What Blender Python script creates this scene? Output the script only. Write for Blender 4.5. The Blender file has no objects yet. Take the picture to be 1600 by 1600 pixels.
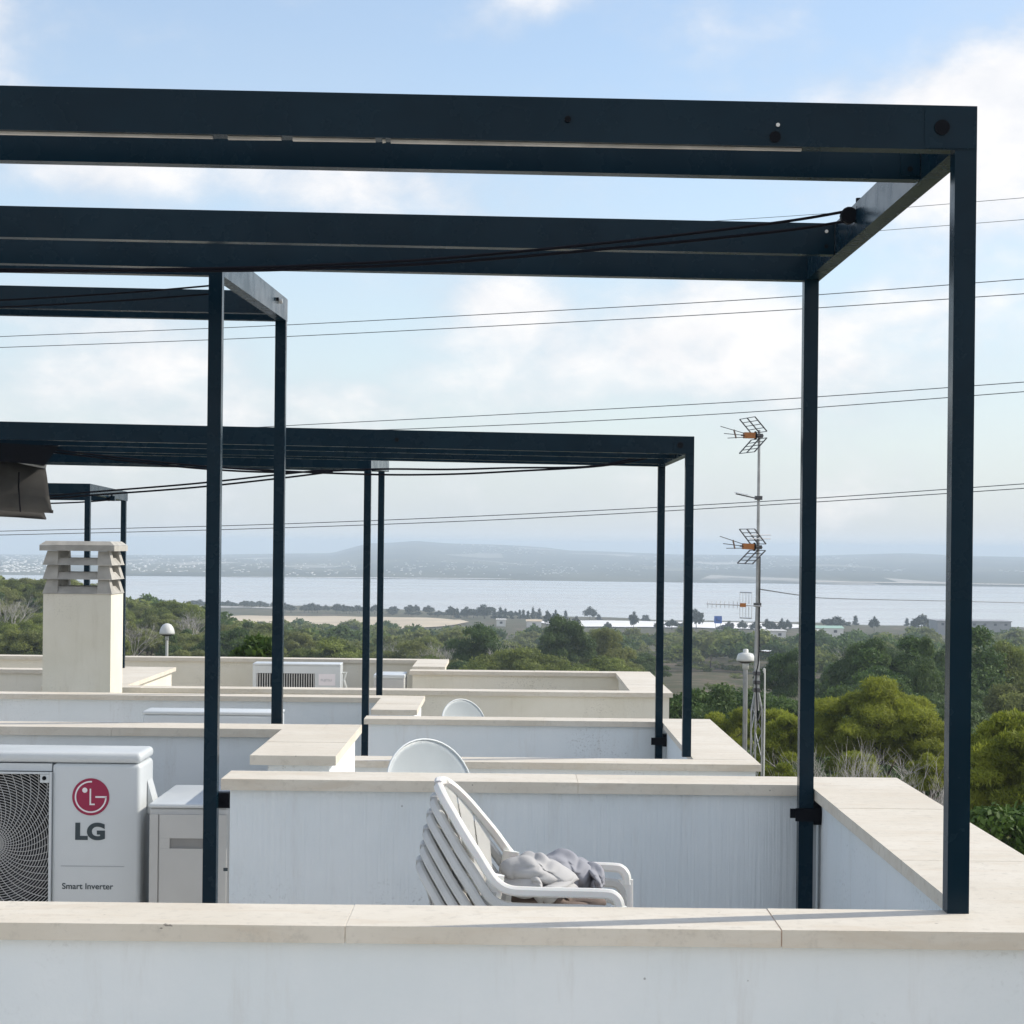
import bpy, bmesh, math, random
import numpy as np
from mathutils import Vector, Matrix

random.seed(7)
np.random.seed(7)
S = bpy.context.scene
COL = S.collection
PI = math.pi

# ------------------------------------------------------------------ camera
ROLL = math.radians(0.6)
CR, SR = math.cos(ROLL), math.sin(ROLL)
F, PX, PY = 3000.0, 800.0, 850.0
cam_d = bpy.data.cameras.new('camera')
cam_d.sensor_width = 36.0
cam_d.lens = 36.0 * F / 1600.0
cam_d.shift_y = (PY - 800.0) / 1600.0
cam_d.clip_start = 0.1
cam_d.clip_end = 60000.0
cam = bpy.data.objects.new('camera', cam_d)
COL.objects.link(cam)
cam.matrix_world = Matrix.Rotation(PI / 2, 4, 'X') @ Matrix.Rotation(ROLL, 4, 'Z')
S.camera = cam

# ------------------------------------------------------------------ light
SUN_AZ = math.radians(78.0)      # from the view direction (+Y) towards +X
SUN_EL = math.radians(37.0)
sund = Vector((math.sin(SUN_AZ) * math.cos(SUN_EL), math.cos(SUN_AZ) * math.cos(SUN_EL), math.sin(SUN_EL)))
sl = bpy.data.lights.new('sun', 'SUN')
sl.energy = 2.9
sl.angle = math.radians(0.53)
sl.color = (1.0, 0.93, 0.82)
so = bpy.data.objects.new('sun', sl)
so.rotation_euler = sund.to_track_quat('Z', 'Y').to_euler()
COL.objects.link(so)

S.view_settings.view_transform = 'Standard'
S.view_settings.look = 'None'
S.view_settings.exposure = 0.55
S.view_settings.gamma = 1.0
S.view_settings.use_curve_mapping = False
S.render.engine = 'CYCLES'
S.cycles.use_denoising = True
S.cycles.max_bounces = 8
S.cycles.volume_bounces = 1
S.cycles.transparent_max_bounces = 8

W = bpy.data.worlds.new('World')
S.world = W
W.use_nodes = True


def build_world():
    nt = W.node_tree
    N = nt.nodes
    L = nt.links
    N.clear()
    out = N.new('ShaderNodeOutputWorld')
    sky = N.new('ShaderNodeTexSky')
    sky.sky_type = 'NISHITA'
    sky.sun_disc = False
    sky.sun_elevation = SUN_EL
    sky.sun_rotation = SUN_AZ
    sky.air_density = 1.0
    sky.dust_density = 0.6
    sky.ozone_density = 1.0
    bg = N.new('ShaderNodeBackground')
    bg.inputs['Strength'].default_value = 0.135
    L.new(sky.outputs[0], bg.inputs['Color'])
    tc = N.new('ShaderNodeTexCoord')
    sep = N.new('ShaderNodeSeparateXYZ')
    L.new(tc.outputs['Generated'], sep.inputs[0])

    def M(op, a, b=None, c=None, clamp=False):
        n = N.new('ShaderNodeMath')
        n.operation = op
        n.use_clamp = clamp
        for i, v in enumerate((a, b, c)):
            if v is None:
                continue
            if isinstance(v, (int, float)):
                n.inputs[i].default_value = v
            else:
                L.new(v, n.inputs[i])
        return n.outputs[0]

    def noise(sx, sz, scale, det, rough, off):
        mp = N.new('ShaderNodeMapping')
        mp.inputs['Scale'].default_value = (sx, sx, sz)
        mp.inputs['Location'].default_value = off
        L.new(tc.outputs['Generated'], mp.inputs[0])
        n = N.new('ShaderNodeTexNoise')
        n.inputs['Scale'].default_value = scale
        n.inputs['Detail'].default_value = det
        n.inputs['Roughness'].default_value = rough
        n.inputs['Distortion'].default_value = 0.15
        L.new(mp.outputs[0], n.inputs['Vector'])
        return n.outputs['Fac']

    n1 = noise(1.0, 1.9, 9.0, 9.0, 0.56, (3.1, 0.2, 1.7))
    n2 = noise(1.0, 1.6, 20.0, 6.0, 0.6, (0.4, 2.2, 5.0))
    n3 = noise(1.0, 2.6, 5.0, 4.0, 0.5, (7.4, 1.2, 0.3))
    # soft clouds: direction (x, z) of the middle, half widths, weight
    blobs = [(1510, 190, 170, 100, .34), (1420, 330, 190, 110, .17), (470, 290, 260, 52, .22), (180, 290, 100, 50, .20),
             (790, 475, 85, 55, .22), (950, 560, 240, 75, .21), (1150, 490, 170, 55, .16), (560, 640, 200, 50, .14),
             (860, 18, 90, 38, .17), (20, 75, 50, 42, .17), (1330, 560, 260, 110, .18), (150, 600, 240, 90, .16),
             (450, 5, 60, 25, .12)]
    acc = None
    for (px, py, rx, ry, w) in blobs:
        u, v = px - PX, PY - py
        cx, cz = (u * CR - v * SR) / F, (u * SR + v * CR) / F
        dx = M('MULTIPLY', M('SUBTRACT', sep.outputs[0], cx), F / rx)
        dz = M('MULTIPLY', M('SUBTRACT', sep.outputs[2], cz), F / ry)
        r2 = M('ADD', M('MULTIPLY', dx, dx), M('MULTIPLY', dz, dz))
        g = M('MULTIPLY', M('POWER', 2.0, M('MULTIPLY', r2, -1.2)), w)
        acc = g if acc is None else M('ADD', acc, g)
    dens = M('ADD', M('ADD', M('MULTIPLY', n1, .70), M('MULTIPLY', n2, .20)), acc)
    # the sky away from the view carries the same broken cloud
    far = M('MULTIPLY', M('SUBTRACT', 1.0, M('SMOOTH_MIN', sep.outputs[1], 0.93, 0.05)), 0.10)
    dens = M('ADD', dens, far)
    mr = N.new('ShaderNodeMapRange')
    mr.interpolation_type = 'SMOOTHSTEP'
    mr.inputs['From Min'].default_value = 0.42
    mr.inputs['From Max'].default_value = 0.74
    L.new(dens, mr.inputs['Value'])
    mask = M('MULTIPLY', mr.outputs[0], 0.92)
    # thin veil that grows towards the horizon
    el = M('MAXIMUM', sep.outputs[2], 0.0)
    veil = M('POWER', 2.718, M('MULTIPLY', el, -5.2))
    veil = M('ADD', M('MULTIPLY', veil, 0.90), M('MULTIPLY', M('SUBTRACT', n3, .5), 0.30), clamp=True)
    bgv = N.new('ShaderNodeBackground')
    bgv.inputs['Color'].default_value = (0.455, 0.506, 0.56, 1)
    bgv.inputs['Strength'].default_value = 1.0
    ramp = N.new('ShaderNodeValToRGB')
    e = ramp.color_ramp.elements
    e[0].position = 0.30
    e[0].color = (0.475, 0.515, 0.575, 1)
    e[1].position = 0.66
    e[1].color = (0.725, 0.71, 0.705, 1)
    L.new(M('ADD', M('MULTIPLY', n2, .6), M('MULTIPLY', mr.outputs[0], .32)), ramp.inputs[0])
    bgc = N.new('ShaderNodeBackground')
    L.new(ramp.outputs[0], bgc.inputs['Color'])
    m1 = N.new('ShaderNodeMixShader')
    L.new(veil, m1.inputs[0])
    L.new(bg.outputs[0], m1.inputs[1])
    L.new(bgv.outputs[0], m1.inputs[2])
    m2 = N.new('ShaderNodeMixShader')
    L.new(mask, m2.inputs[0])
    L.new(m1.outputs[0], m2.inputs[1])
    L.new(bgc.outputs[0], m2.inputs[2])
    L.new(m2.outputs[0], out.inputs['Surface'])


build_world()


# ------------------------------------------------------------------ helpers
def at(px, py, d):
    """point at depth d seen at photo pixel (px, py)"""
    u, v = px - PX, PY - py
    return Vector((d / F * (u * CR - v * SR), d, d / F * (u * SR + v * CR)))


def proj(x, y, z):
    a, b = x / y * F, z / y * F
    return PX + a * CR + b * SR, PY - (b * CR - a * SR)


def smooth01(t):
    t = min(1.0, max(0.0, t))
    return t * t * (3 - 2 * t)


def lerp_table(tab, x):
    if x <= tab[0][0]:
        return tab[0][1]
    for (a, va), (b, vb) in zip(tab, tab[1:]):
        if x <= b:
            return va + (vb - va) * (x - a) / (b - a)
    return tab[-1][1]


BASE = {}


def thing(name, label, cat, base=(0, 0, 0), group=None, kind=None):
    o = bpy.data.objects.new(name, None)
    o.empty_display_size = 0.1
    COL.objects.link(o)
    o.location = base
    BASE[o] = Vector(base)
    o['label'] = label
    o['category'] = cat
    if group:
        o['group'] = group
    if kind:
        o['kind'] = kind
    return o


def link(name, me, mat, parent=None, label=None):
    o = bpy.data.objects.new(name, me)
    COL.objects.link(o)
    if mat is not None:
        if isinstance(mat, (list, tuple)):
            for m in mat:
                me.materials.append(m)
        else:
            me.materials.append(mat)
    if parent is not None:
        o.parent = parent
        b = BASE.get(parent, Vector((0, 0, 0)))
        me.transform(Matrix.Translation(-b))
        BASE[o] = b
    if label:
        o['label'] = label
    return o


def tag(o, label, cat, group=None, kind=None):
    o['label'] = label
    o['category'] = cat
    if group:
        o['group'] = group
    if kind:
        o['kind'] = kind
    return o


def obj(name, bm, mat, parent=None, bevel=0.0, seg=2, smooth=False, label=None, ang=40):
    if bevel > 0:
        ed = [e for e in bm.edges if len(e.link_faces) == 2 and e.calc_face_angle(0) > math.radians(ang)]
        bmesh.ops.bevel(bm, geom=ed, offset=bevel, segments=seg, profile=0.7, affect='EDGES', clamp_overlap=True)
    me = bpy.data.meshes.new(name)
    bm.normal_update()
    bm.to_mesh(me)
    bm.free()
    if smooth:
        me.polygons.foreach_set('use_smooth', [True] * len(me.polygons))
    return link(name, me, mat, parent, label)


def hexa(bm, pts):
    v = [bm.verts.new(p) for p in pts]
    for f in ((3, 2, 1, 0), (4, 5, 6, 7), (0, 1, 5, 4), (1, 2, 6, 5), (2, 3, 7, 6), (3, 0, 4, 7)):
        bm.faces.new([v[i] for i in f])
    return bm


def box(bm, x0, x1, y0, y1, z0, z1):
    return hexa(bm, [(x0, y0, z0), (x1, y0, z0), (x1, y1, z0), (x0, y1, z0), (x0, y0, z1), (x1, y0, z1), (x1, y1, z1), (x0, y1, z1)])


def B(x0, x1, y0, y1, z0, z1):
    return box(bmesh.new(), x0, x1, y0, y1, z0, z1)


def tube(bm, pts, r, n=6, cap=True):
    pts = [Vector(p) for p in pts]
    rs = r if isinstance(r, (list, tuple)) else [r] * len(pts)
    rings = []
    ref = None
    for i, p in enumerate(pts):
        a = pts[max(0, i - 1)]
        b = pts[min(len(pts) - 1, i + 1)]
        t = (b - a).normalized()
        if ref is None:
            ref = Vector((0, 0, 1)) if abs(t.z) < .9 else Vector((1, 0, 0))
        s = t.cross(ref)
        if s.length < 1e-4:
            s = t.cross(Vector((0, 1, 0.3)))
        s.normalize()
        q = s.cross(t).normalized()
        ref = q
        rings.append([bm.verts.new(p + s * (rs[i] * math.cos(2 * PI * k / n)) + q * (rs[i] * math.sin(2 * PI * k / n))) for k in range(n)])
    for a, b in zip(rings, rings[1:]):
        for k in range(n):
            bm.faces.new((a[k], a[(k + 1) % n], b[(k + 1) % n], b[k]))
    if cap and n > 2:
        bm.faces.new(rings[0][::-1])
        bm.faces.new(rings[-1])
    return bm


def T(pts, r, n=6):
    return tube(bmesh.new(), pts, r, n)


def lathe(bm, prof, cx, cy, n=20):
    rings = [[bm.verts.new((cx + r * math.cos(2 * PI * k / n), cy + r * math.sin(2 * PI * k / n), z)) for k in range(n)] for r, z in prof]
    for a, b in zip(rings, rings[1:]):
        for k in range(n):
            bm.faces.new((a[k], a[(k + 1) % n], b[(k + 1) % n], b[k]))
    bm.faces.new(rings[0][::-1])
    bm.faces.new(rings[-1])
    return bm


def disc_y(bm, cx, y0, y1, cz, r, n=24):
    """short cylinder whose axis runs along Y"""
    a = [bm.verts.new((cx + r * math.cos(2 * PI * k / n), y0, cz + r * math.sin(2 * PI * k / n))) for k in range(n)]
    b = [bm.verts.new((cx + r * math.cos(2 * PI * k / n), y1, cz + r * math.sin(2 * PI * k / n))) for k in range(n)]
    for k in range(n):
        bm.faces.new((a[k], a[(k + 1) % n], b[(k + 1) % n], b[k]))
    bm.faces.new(a)
    bm.faces.new(b[::-1])
    bmesh.ops.recalc_face_normals(bm, faces=bm.faces)
    return bm


def text_mesh(body, size, x, y, z, bold=0.0, ext=0.001):
    """lettering that faces -Y, its lower left corner at (x, y, z)"""
    cu = bpy.data.curves.new('lettering', 'FONT')
    cu.body = body
    cu.size = size
    cu.extrude = ext
    cu.offset = bold
    o = bpy.data.objects.new('lettering', cu)
    COL.objects.link(o)
    dg = bpy.context.evaluated_depsgraph_get()
    me = bpy.data.meshes.new_from_object(o.evaluated_get(dg))
    bpy.data.objects.remove(o)
    me.transform(Matrix.Translation((x, y, z)) @ Matrix.Rotation(PI / 2, 4, 'X'))
    return me


def dup(root, loc, rotz=0.0, scale=None, label=None, group=None):
    r = root.copy()
    COL.objects.link(r)
    r.location = loc
    r.rotation_euler = (0, 0, rotz)
    if scale is not None:
        r.scale = scale
    if label:
        r['label'] = label
    if group:
        r['group'] = group
    for ch in list(root.children):
        c = ch.copy()
        COL.objects.link(c)
        c.parent = r
        for g in list(ch.children):
            d = g.copy()
            COL.objects.link(d)
            d.parent = c
    return r


# ------------------------------------------------------------------ materials
class NT:
    def __init__(self, name):
        self.m = bpy.data.materials.new(name)
        self.m.use_nodes = True
        self.nt = self.m.node_tree
        self.N = self.nt.nodes
        self.L = self.nt.links
        self.bsdf = self.N['Principled BSDF']
        self.out = self.N['Material Output']

    def node(self, t, **kw):
        n = self.N.new(t)
        for k, v in kw.items():
            setattr(n, k, v)
        return n

    def set(self, sock, v):
        if isinstance(v, (int, float, tuple, list)):
            sock.default_value = v
        else:
            self.L.new(v, sock)

    def coord(self, kind='Object', scale=(1, 1, 1)):
        if kind == 'pos':
            o = self.node('ShaderNodeNewGeometry').outputs['Position']
        else:
            o = self.node('ShaderNodeTexCoord').outputs[kind]
        mp = self.node('ShaderNodeMapping')
        mp.inputs['Scale'].default_value = scale
        self.L.new(o, mp.inputs[0])
        return mp.outputs[0]

    def noise(self, co, scale, detail=4, rough=.5, dist=0.0):
        n = self.node('ShaderNodeTexNoise')
        n.inputs['Scale'].default_value = scale
        n.inputs['Detail'].default_value = detail
        n.inputs['Roughness'].default_value = rough
        n.inputs['Distortion'].default_value = dist
        self.L.new(co, n.inputs['Vector'])
        return n.outputs['Fac']

    def voro(self, co, scale, out='Distance'):
        n = self.node('ShaderNodeTexVoronoi')
        n.inputs['Scale'].default_value = scale
        self.L.new(co, n.inputs['Vector'])
        return n.outputs[out]

    def rng(self, v, a, b, c=0.0, d=1.0, smooth=True):
        n = self.node('ShaderNodeMapRange')
        n.interpolation_type = 'SMOOTHSTEP' if smooth else 'LINEAR'
        self.L.new(v, n.inputs['Value'])
        for i, x in zip(('From Min', 'From Max', 'To Min', 'To Max'), (a, b, c, d)):
            n.inputs[i].default_value = x
        return n.outputs[0]

    def math(self, op, a, b):
        n = self.node('ShaderNodeMath', operation=op)
        self.set(n.inputs[0], a)
        self.set(n.inputs[1], b)
        return n.outputs[0]

    def mix(self, f, a, b):
        n = self.node('ShaderNodeMix', data_type='RGBA')
        self.set(n.inputs[0], f)
        for s, v in ((n.inputs[6], a), (n.inputs[7], b)):
            if isinstance(v, (tuple, list)):
                s.default_value = (*v[:3], 1)
            else:
                self.L.new(v, s)
        return n.outputs[2]

    def bump(self, h, strength=.2, dist=.01, prev=None):
        n = self.node('ShaderNodeBump')
        n.inputs['Strength'].default_value = strength
        n.inputs['Distance'].default_value = dist
        self.L.new(h, n.inputs['Height'])
        if prev is not None:
            self.L.new(prev, n.inputs['Normal'])
        return n.outputs[0]

    def fin(self, base=None, rough=None, normal=None, **kw):
        if base is not None:
            if isinstance(base, (tuple, list)):
                self.bsdf.inputs['Base Color'].default_value = (*base[:3], 1)
            else:
                self.L.new(base, self.bsdf.inputs['Base Color'])
        if rough is not None:
            self.set(self.bsdf.inputs['Roughness'], rough)
        if normal is not None:
            self.L.new(normal, self.bsdf.inputs['Normal'])
        for k, v in kw.items():
            self.set(self.bsdf.inputs[k.replace('_', ' ')], v)
        return self.m


def m_plain(name, col, rough=.5, var=.08, scale=6.0, bump=0.0, **kw):
    t = NT(name)
    co = t.coord('pos')
    f = t.noise(co, scale, 5, .55)
    a = tuple(c * (1 - var) for c in col)
    b = tuple(min(1, c * (1 + var)) for c in col)
    base = t.mix(t.rng(f, .3, .7), a, b)
    nrm = t.bump(t.noise(co, scale * 14, 3), bump, .002) if bump else None
    return t.fin(base, rough, nrm, **kw)


def m_wall(name, c1, c2, dirt, streak=0.0):
    t = NT(name)
    co = t.coord('pos')
    big = t.rng(t.noise(co, 1.3, 6, .6), .3, .72)
    base = t.mix(big, c1, c2)
    cs = t.coord('pos', (3.5, 3.5, .5))
    st = t.rng(t.noise(cs, 3.0, 7, .7), .52, .78, 0, .40)
    base = t.mix(st, base, dirt)
    patch = t.math('MULTIPLY', t.rng(t.noise(co, 1.1, 3, .5), .50, .66), t.rng(t.noise(co, 60, 3, .7), .54, .70, 0, .5))
    base = t.mix(patch, base, tuple(c * .5 for c in dirt))
    sp = t.math('MULTIPLY', t.rng(t.voro(co, 11), .03, .045, 1, 0), t.rng(t.noise(co, 5, 2), .50, .56))
    base = t.mix(t.math('MULTIPLY', sp, .75), base, (.1, .095, .085))
    n1 = t.bump(t.noise(co, 70, 5, .6), .25, .004)
    n2 = t.bump(t.noise(co, 5, 3), .15, .02, n1)
    if streak > 0:
        n2 = t.bump(t.noise(t.coord('pos', (55, 55, 1.2)), 1.0, 4, .6), streak, .006, n2)
    return t.fin(base, .82, n2, Specular_IOR_Level=.25)


def m_stone():
    t = NT('limestone_coping')
    co = t.coord('pos')
    sv = t.coord('pos', (1.1, 5.0, 5.0))
    rnd = t.node('ShaderNodeObjectInfo').outputs['Random']
    base = t.mix(t.rng(t.noise(co, 2.2, 6, .6), .3, .7), (.63, .58, .49), (.715, .67, .585))
    base = t.mix(t.math('MULTIPLY', rnd, .35), base, (.64, .575, .47))
    vein = t.rng(t.noise(sv, 2.6, 8, .66, .8), .48, .66, 0, .62)
    base = t.mix(vein, base, (.60, .525, .42))
    fine = t.rng(t.noise(co, 30, 6, .75), .50, .70, 0, .6)
    base = t.mix(fine, base, (.50, .46, .39))
    chip = t.math('MULTIPLY', t.rng(t.noise(t.coord('pos', (14, 22, 22)), 1.0, 4, .7), .70, .735), t.rng(t.noise(co, 2.0, 2), .48, .56))
    base = t.mix(t.math('MULTIPLY', chip, .8), base, (.16, .14, .12))
    sp = t.math('MULTIPLY', t.rng(t.voro(co, 13), .035, .05, 1, 0), t.rng(t.noise(co, 3, 2), .5, .55))
    base = t.mix(t.math('MULTIPLY', sp, .6), base, (.14, .125, .105))
    nrm = t.bump(t.noise(co, 45, 6, .65), .3, .003)
    return t.fin(base, .72, nrm, Specular_IOR_Level=.3)


def m_paint():
    t = NT('navy_powder_coat')
    co = t.coord('pos')
    base = t.mix(t.rng(t.noise(co, 2.4, 6, .6), .35, .7), (.0025, .0145, .0255), (.004, .0195, .033))
    dust = t.rng(t.noise(t.coord('pos', (2, 2, 9)), 3.0, 6, .7), .56, .8, 0, .22)
    base = t.mix(dust, base, (.014, .024, .032))
    r = t.rng(t.noise(co, 6, 5, .6), .3, .7, .20, .32)
    nrm = t.bump(t.noise(co, 900, 2), .04, .0005)
    return t.fin(base, r, nrm, Specular_IOR_Level=.14)


def m_foliage(name, c1, c2, c3, trans=.22):
    t = NT(name)
    at_ = t.node('ShaderNodeAttribute', attribute_name='tint')
    rnd = t.node('ShaderNodeObjectInfo').outputs['Random']
    base = t.mix(at_.outputs['Fac'], c1, c2)
    base = t.mix(t.math('MULTIPLY', rnd, .65), base, c3)
    t.fin(base, .62, None, Specular_IOR_Level=.25)
    tr = t.node('ShaderNodeBsdfTranslucent')
    t.L.new(base, tr.inputs['Color'])
    mx = t.node('ShaderNodeMixShader')
    mx.inputs[0].default_value = trans
    t.L.new(t.bsdf.outputs[0], mx.inputs[1])
    t.L.new(tr.outputs[0], mx.inputs[2])
    t.L.new(mx.outputs[0], t.out.inputs['Surface'])
    return t.m


def m_ground():
    t = NT('dry_ground')
    co = t.coord('pos')
    near = t.mix(t.rng(t.noise(co, .12, 6, .6), .32, .58), (.165, .125, .095), (.075, .078, .042))
    near = t.mix(t.rng(t.noise(co, 1.1, 6, .7), .5, .7, 0, .7), near, (.035, .042, .02))
    # far plain: fields, groves and pale plots
    cell = t.node('ShaderNodeTexVoronoi')
    cell.inputs['Scale'].default_value = .006
    t.L.new(t.coord('pos', (1.0, .34, 1)), cell.inputs['Vector'])
    sepc = t.node('ShaderNodeSeparateColor')
    t.L.new(cell.outputs['Color'], sepc.inputs[0])
    fld = t.mix(sepc.outputs[0], (.045, .055, .035), (.10, .10, .06))
    fld = t.mix(t.rng(sepc.outputs[1], .92, .96), fld, (.36, .34, .30))
    fld = t.mix(t.rng(t.noise(t.coord('pos', (1, .3, 1)), .004, 6, .65), .47, .6, 0, .85), fld, (.03, .04, .028))
    ln = t.node('ShaderNodeVectorMath', operation='LENGTH')
    t.L.new(t.node('ShaderNodeNewGeometry').outputs['Position'], ln.inputs[0])
    base = t.mix(t.rng(ln.outputs['Value'], 1500, 2300), near, fld)
    nrm = t.bump(t.noise(co, 2.5, 6, .7), .6, .15)
    return t.fin(base, .95, nrm, Specular_IOR_Level=.1)


M_WHITE = m_wall('white_render', (.715, .765, .78), (.785, .82, .83), (.56, .55, .52))
M_COMB = m_wall('white_combed_render', (.68, .735, .76), (.76, .80, .815), (.56, .56, .55), 1.0)
M_BEIGE = m_wall('beige_render', (.69, .655, .545), (.765, .73, .635), (.55, .50, .40))
M_STONE = m_stone()
M_MORTAR = m_plain('pale_mortar', (.74, .69, .60), .9, .1, 20)
M_RUSTJ = m_plain('rusty_mortar', (.62, .47, .37), .9, .2, 30)
M_PAINT = m_paint()
M_STEEL = m_plain('zinc_screw', (.62, .61, .57), .35, .1, 20, 0, Metallic=.8)
M_STRIP = m_plain('pale_glint_strip', (.50, .48, .44), .5, .2, 8)
M_BLACK = m_plain('black_plastic', (.006, .007, .010), .5, .1, 10, Specular_IOR_Level=.08)
M_CORD = m_plain('dark_cord', (.006, .006, .010), .7, .1, 10, Specular_IOR_Level=.1)
M_WIRE = m_plain('overhead_wire', (.09, .10, .11), .6, .1, 1)
M_CONC = m_plain('grey_concrete', (.40, .385, .35), .9, .14, 7, .25)
M_ROOFSLAB = m_plain('pale_terrace_floor', (.58, .54, .48), .8, .1, 5)
M_ACW = m_plain('grey_white_enamel', (.60, .63, .64), .32, .03, 3)
M_ACG = m_plain('warm_grey_plastic', (.50, .495, .475), .45, .04, 3)
M_ACD = m_plain('dark_recess', (.022, .024, .026), .8, .1, 5)
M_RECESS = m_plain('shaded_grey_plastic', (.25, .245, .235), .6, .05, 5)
M_FAN = m_plain('dark_fan', (.045, .048, .052), .5, .1, 5)
M_GRILL = m_plain('grey_wire', (.50, .50, .49), .45, .05, 5)
M_MAG = m_plain('magenta_print', (.30, .008, .055), .35, .02, 3)
M_PRW = m_plain('white_print', (.80, .76, .78), .4, .02, 3)
M_PRD = m_plain('dark_print', (.028, .045, .055), .45, .03, 3)
M_PRG = m_plain('grey_print', (.40, .42, .44), .45, .03, 3)
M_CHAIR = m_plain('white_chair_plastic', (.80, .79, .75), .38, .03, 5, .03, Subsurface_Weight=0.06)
M_CHAIR_SHADE = m_plain('shaded_chair_plastic', (.60, .595, .57), .5, .06, 9, .03)
M_CLOTH = m_plain('grey_cloth', (.44, .435, .43), .9, .06, 9, .2)
M_CLOTH2 = m_plain('blue_grey_cloth', (.31, .315, .345), .9, .07, 9, .2)
M_BROWN = m_plain('brown_cloth', (.17, .13, .11), .9, .1, 9, .2)
M_AWN = m_plain('taupe_awning_cloth', (.135, .13, .122), .85, .12, 6, .25)
M_DISH = m_plain('pale_grey_dish', (.66, .70, .71), .42, .03, 3)
M_GALV = m_plain('galvanised_steel', (.36, .37, .37), .45, .15, 6, 0, Metallic=.5)
M_ROD = m_plain('dark_aluminium', (.11, .11, .115), .45, .15, 6, 0, Metallic=.4)
M_ROD2 = m_plain('bright_aluminium', (.62, .63, .64), .4, .1, 6, 0, Metallic=.5)
M_ORANGE = m_plain('orange_plastic', (.42, .16, .045), .5, .1, 9)
M_LAMP = m_plain('lamp_grey_white', (.62, .63, .60), .4, .05, 5)
M_LAMPD = m_plain('lamp_underside', (.05, .05, .05), .5, .1, 5)
M_BARK = m_plain('pine_bark', (.085, .065, .05), .95, .25, 8, .4)
M_DEAD = m_plain('bare_grey_twigs', (.47, .44, .41), .9, .15, 8)
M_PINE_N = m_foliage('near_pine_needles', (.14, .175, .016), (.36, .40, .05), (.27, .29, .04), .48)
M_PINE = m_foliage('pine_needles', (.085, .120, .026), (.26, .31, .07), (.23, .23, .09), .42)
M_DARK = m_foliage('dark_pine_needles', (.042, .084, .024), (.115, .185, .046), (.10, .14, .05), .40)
M_BROAD = m_foliage('broad_leaves', (.035, .075, .014), (.085, .14, .022), (.06, .12, .02), .3)
M_SHORE = m_foliage('shore_tree_leaves', (.018, .030, .018), (.040, .055, .032), (.035, .045, .035), .15)
M_GROUND = m_ground()

# ------------------------------------------------------------------ terrain, lake, hills
PROF = [(0, -9), (30, -9.3), (60, -11), (100, -14), (250, -21), (500, -31), (900, -41.5), (1100, -44.5)]
SHORE = [(-.40, 1900), (-.26, 1700), (-.2, 1620), (-.08, 1480), (0, 1345), (.12, 1300), (.27, 1250), (.4, 1250)]
FARSH = [(-.4, 2900), (-.27, 2750), (-.1, 2680), (.0, 2640), (.12, 2620), (.3, 2650)]
HILL = [(-200, 868), (0, 866), (300, 867), (420, 865), (520, 864), (545, 857), (575, 849), (610, 848), (650, 845), (700, 849), (780, 851), (850, 855),
        (890, 860), (960, 862), (1050, 866), (1150, 867), (1270, 868), (1330, 866), (1410, 864), (1500, 868), (1600, 870), (1900, 874)]
HILL_T = [((px - PX) / F, at(px, py, 1.0).z * 7000) for px, py in HILL]


def wob(a, r, k):
    return (math.sin(a * 61 * k + r * .0011 * k) + math.sin(a * 137 * k - r * .0023 * k + 1.3) * .6 + math.sin(a * 23 * k + r * .0007 * k + 2.1) * .8) / 2.4


def ground_h(x, y):
    r = math.hypot(x, y)
    az = math.atan2(x, y)
    a = max(-.45, min(.45, az))
    rn = lerp_table(SHORE, a) + 25 * wob(a, 0, .9)
    rf = lerp_table(FARSH, a) + 12 * wob(a, 0, 1.7)
    if r <= 1100:
        h = lerp_table(PROF, r)
        g = math.exp(-((math.log(max(r, 1) / 330.0)) / .55) ** 2)
        h += 10.5 * smooth01((-a - .06) / .2) * g
        h += .5 * wob(a, r * 8, 1.0) * smooth01((r - 40) / 100)
        return h
    if r <= rn:
        return -44.5 + (r - 1100) / (rn - 1100) * -5.5
    if r <= rf:
        return -50 - 1.6 * min(1, (r - rn) / 40, (rf - r) / 40)
    ht = lerp_table(HILL_T, a)
    if r <= 7000:
        t = (r - rf) / (7000 - rf)
        k = smooth01((t - .15) / .85) * .75 + .25 * t
        h = -50 + 1.0 * min(1, (r - rf) / 60) + (ht + 49) * k
        return h + 3.2 * wob(a, r * 1.0, 1.0) * smooth01(t / .2) * smooth01((1 - t) / .2)
    return ht + (r - 7000) / 9000 * (-125 - ht)


def polar_grid(azs, rs, hf, wrap):
    vs = [(r * math.sin(a), r * math.cos(a), hf(r * math.sin(a), r * math.cos(a))) for a in azs for r in rs]
    n, m = len(azs), len(rs)
    fs = []
    for i in range(n if wrap else n - 1):
        j = (i + 1) % n
        for k in range(m - 1):
            fs.append((i * m + k, j * m + k, j * m + k + 1, i * m + k + 1)[::-1])
    return vs, fs


def sheet(name, vs, fs, mat, kind='structure', smooth=True):
    me = bpy.data.meshes.new(name)
    me.from_pydata(vs, [], fs)
    if smooth:
        me.polygons.foreach_set('use_smooth', [True] * len(me.polygons))
    me.update()
    o = link(name, me, mat)
    o['kind'] = kind
    return o


azs = [math.radians(v) for v in list(np.arange(-24, 24.01, .25)) + list(np.arange(28, 332.1, 4))]
rs = list(np.geomspace(2.0, 1000, 60)) + list(np.arange(1040, 2900, 40)) + list(np.geomspace(2950, 7000, 26)) + [7600, 9000, 12000, 16000]
vs, fs = polar_grid(azs, rs, ground_h, True)
sheet('ground', vs, fs, M_GROUND)


def m_water():
    t = NT('salt_lake_water')
    co = t.coord('pos', (1, .35, 1))
    nrm = t.bump(t.noise(co, .35, 5, .6), .02, .3)
    r = t.rng(t.noise(t.coord('pos', (.25, 1, 1)), .012, 4, .5), .35, .65, .03, .14)
    return t.fin((.34, .30, .30), r, nrm, IOR=1.33)


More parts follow.
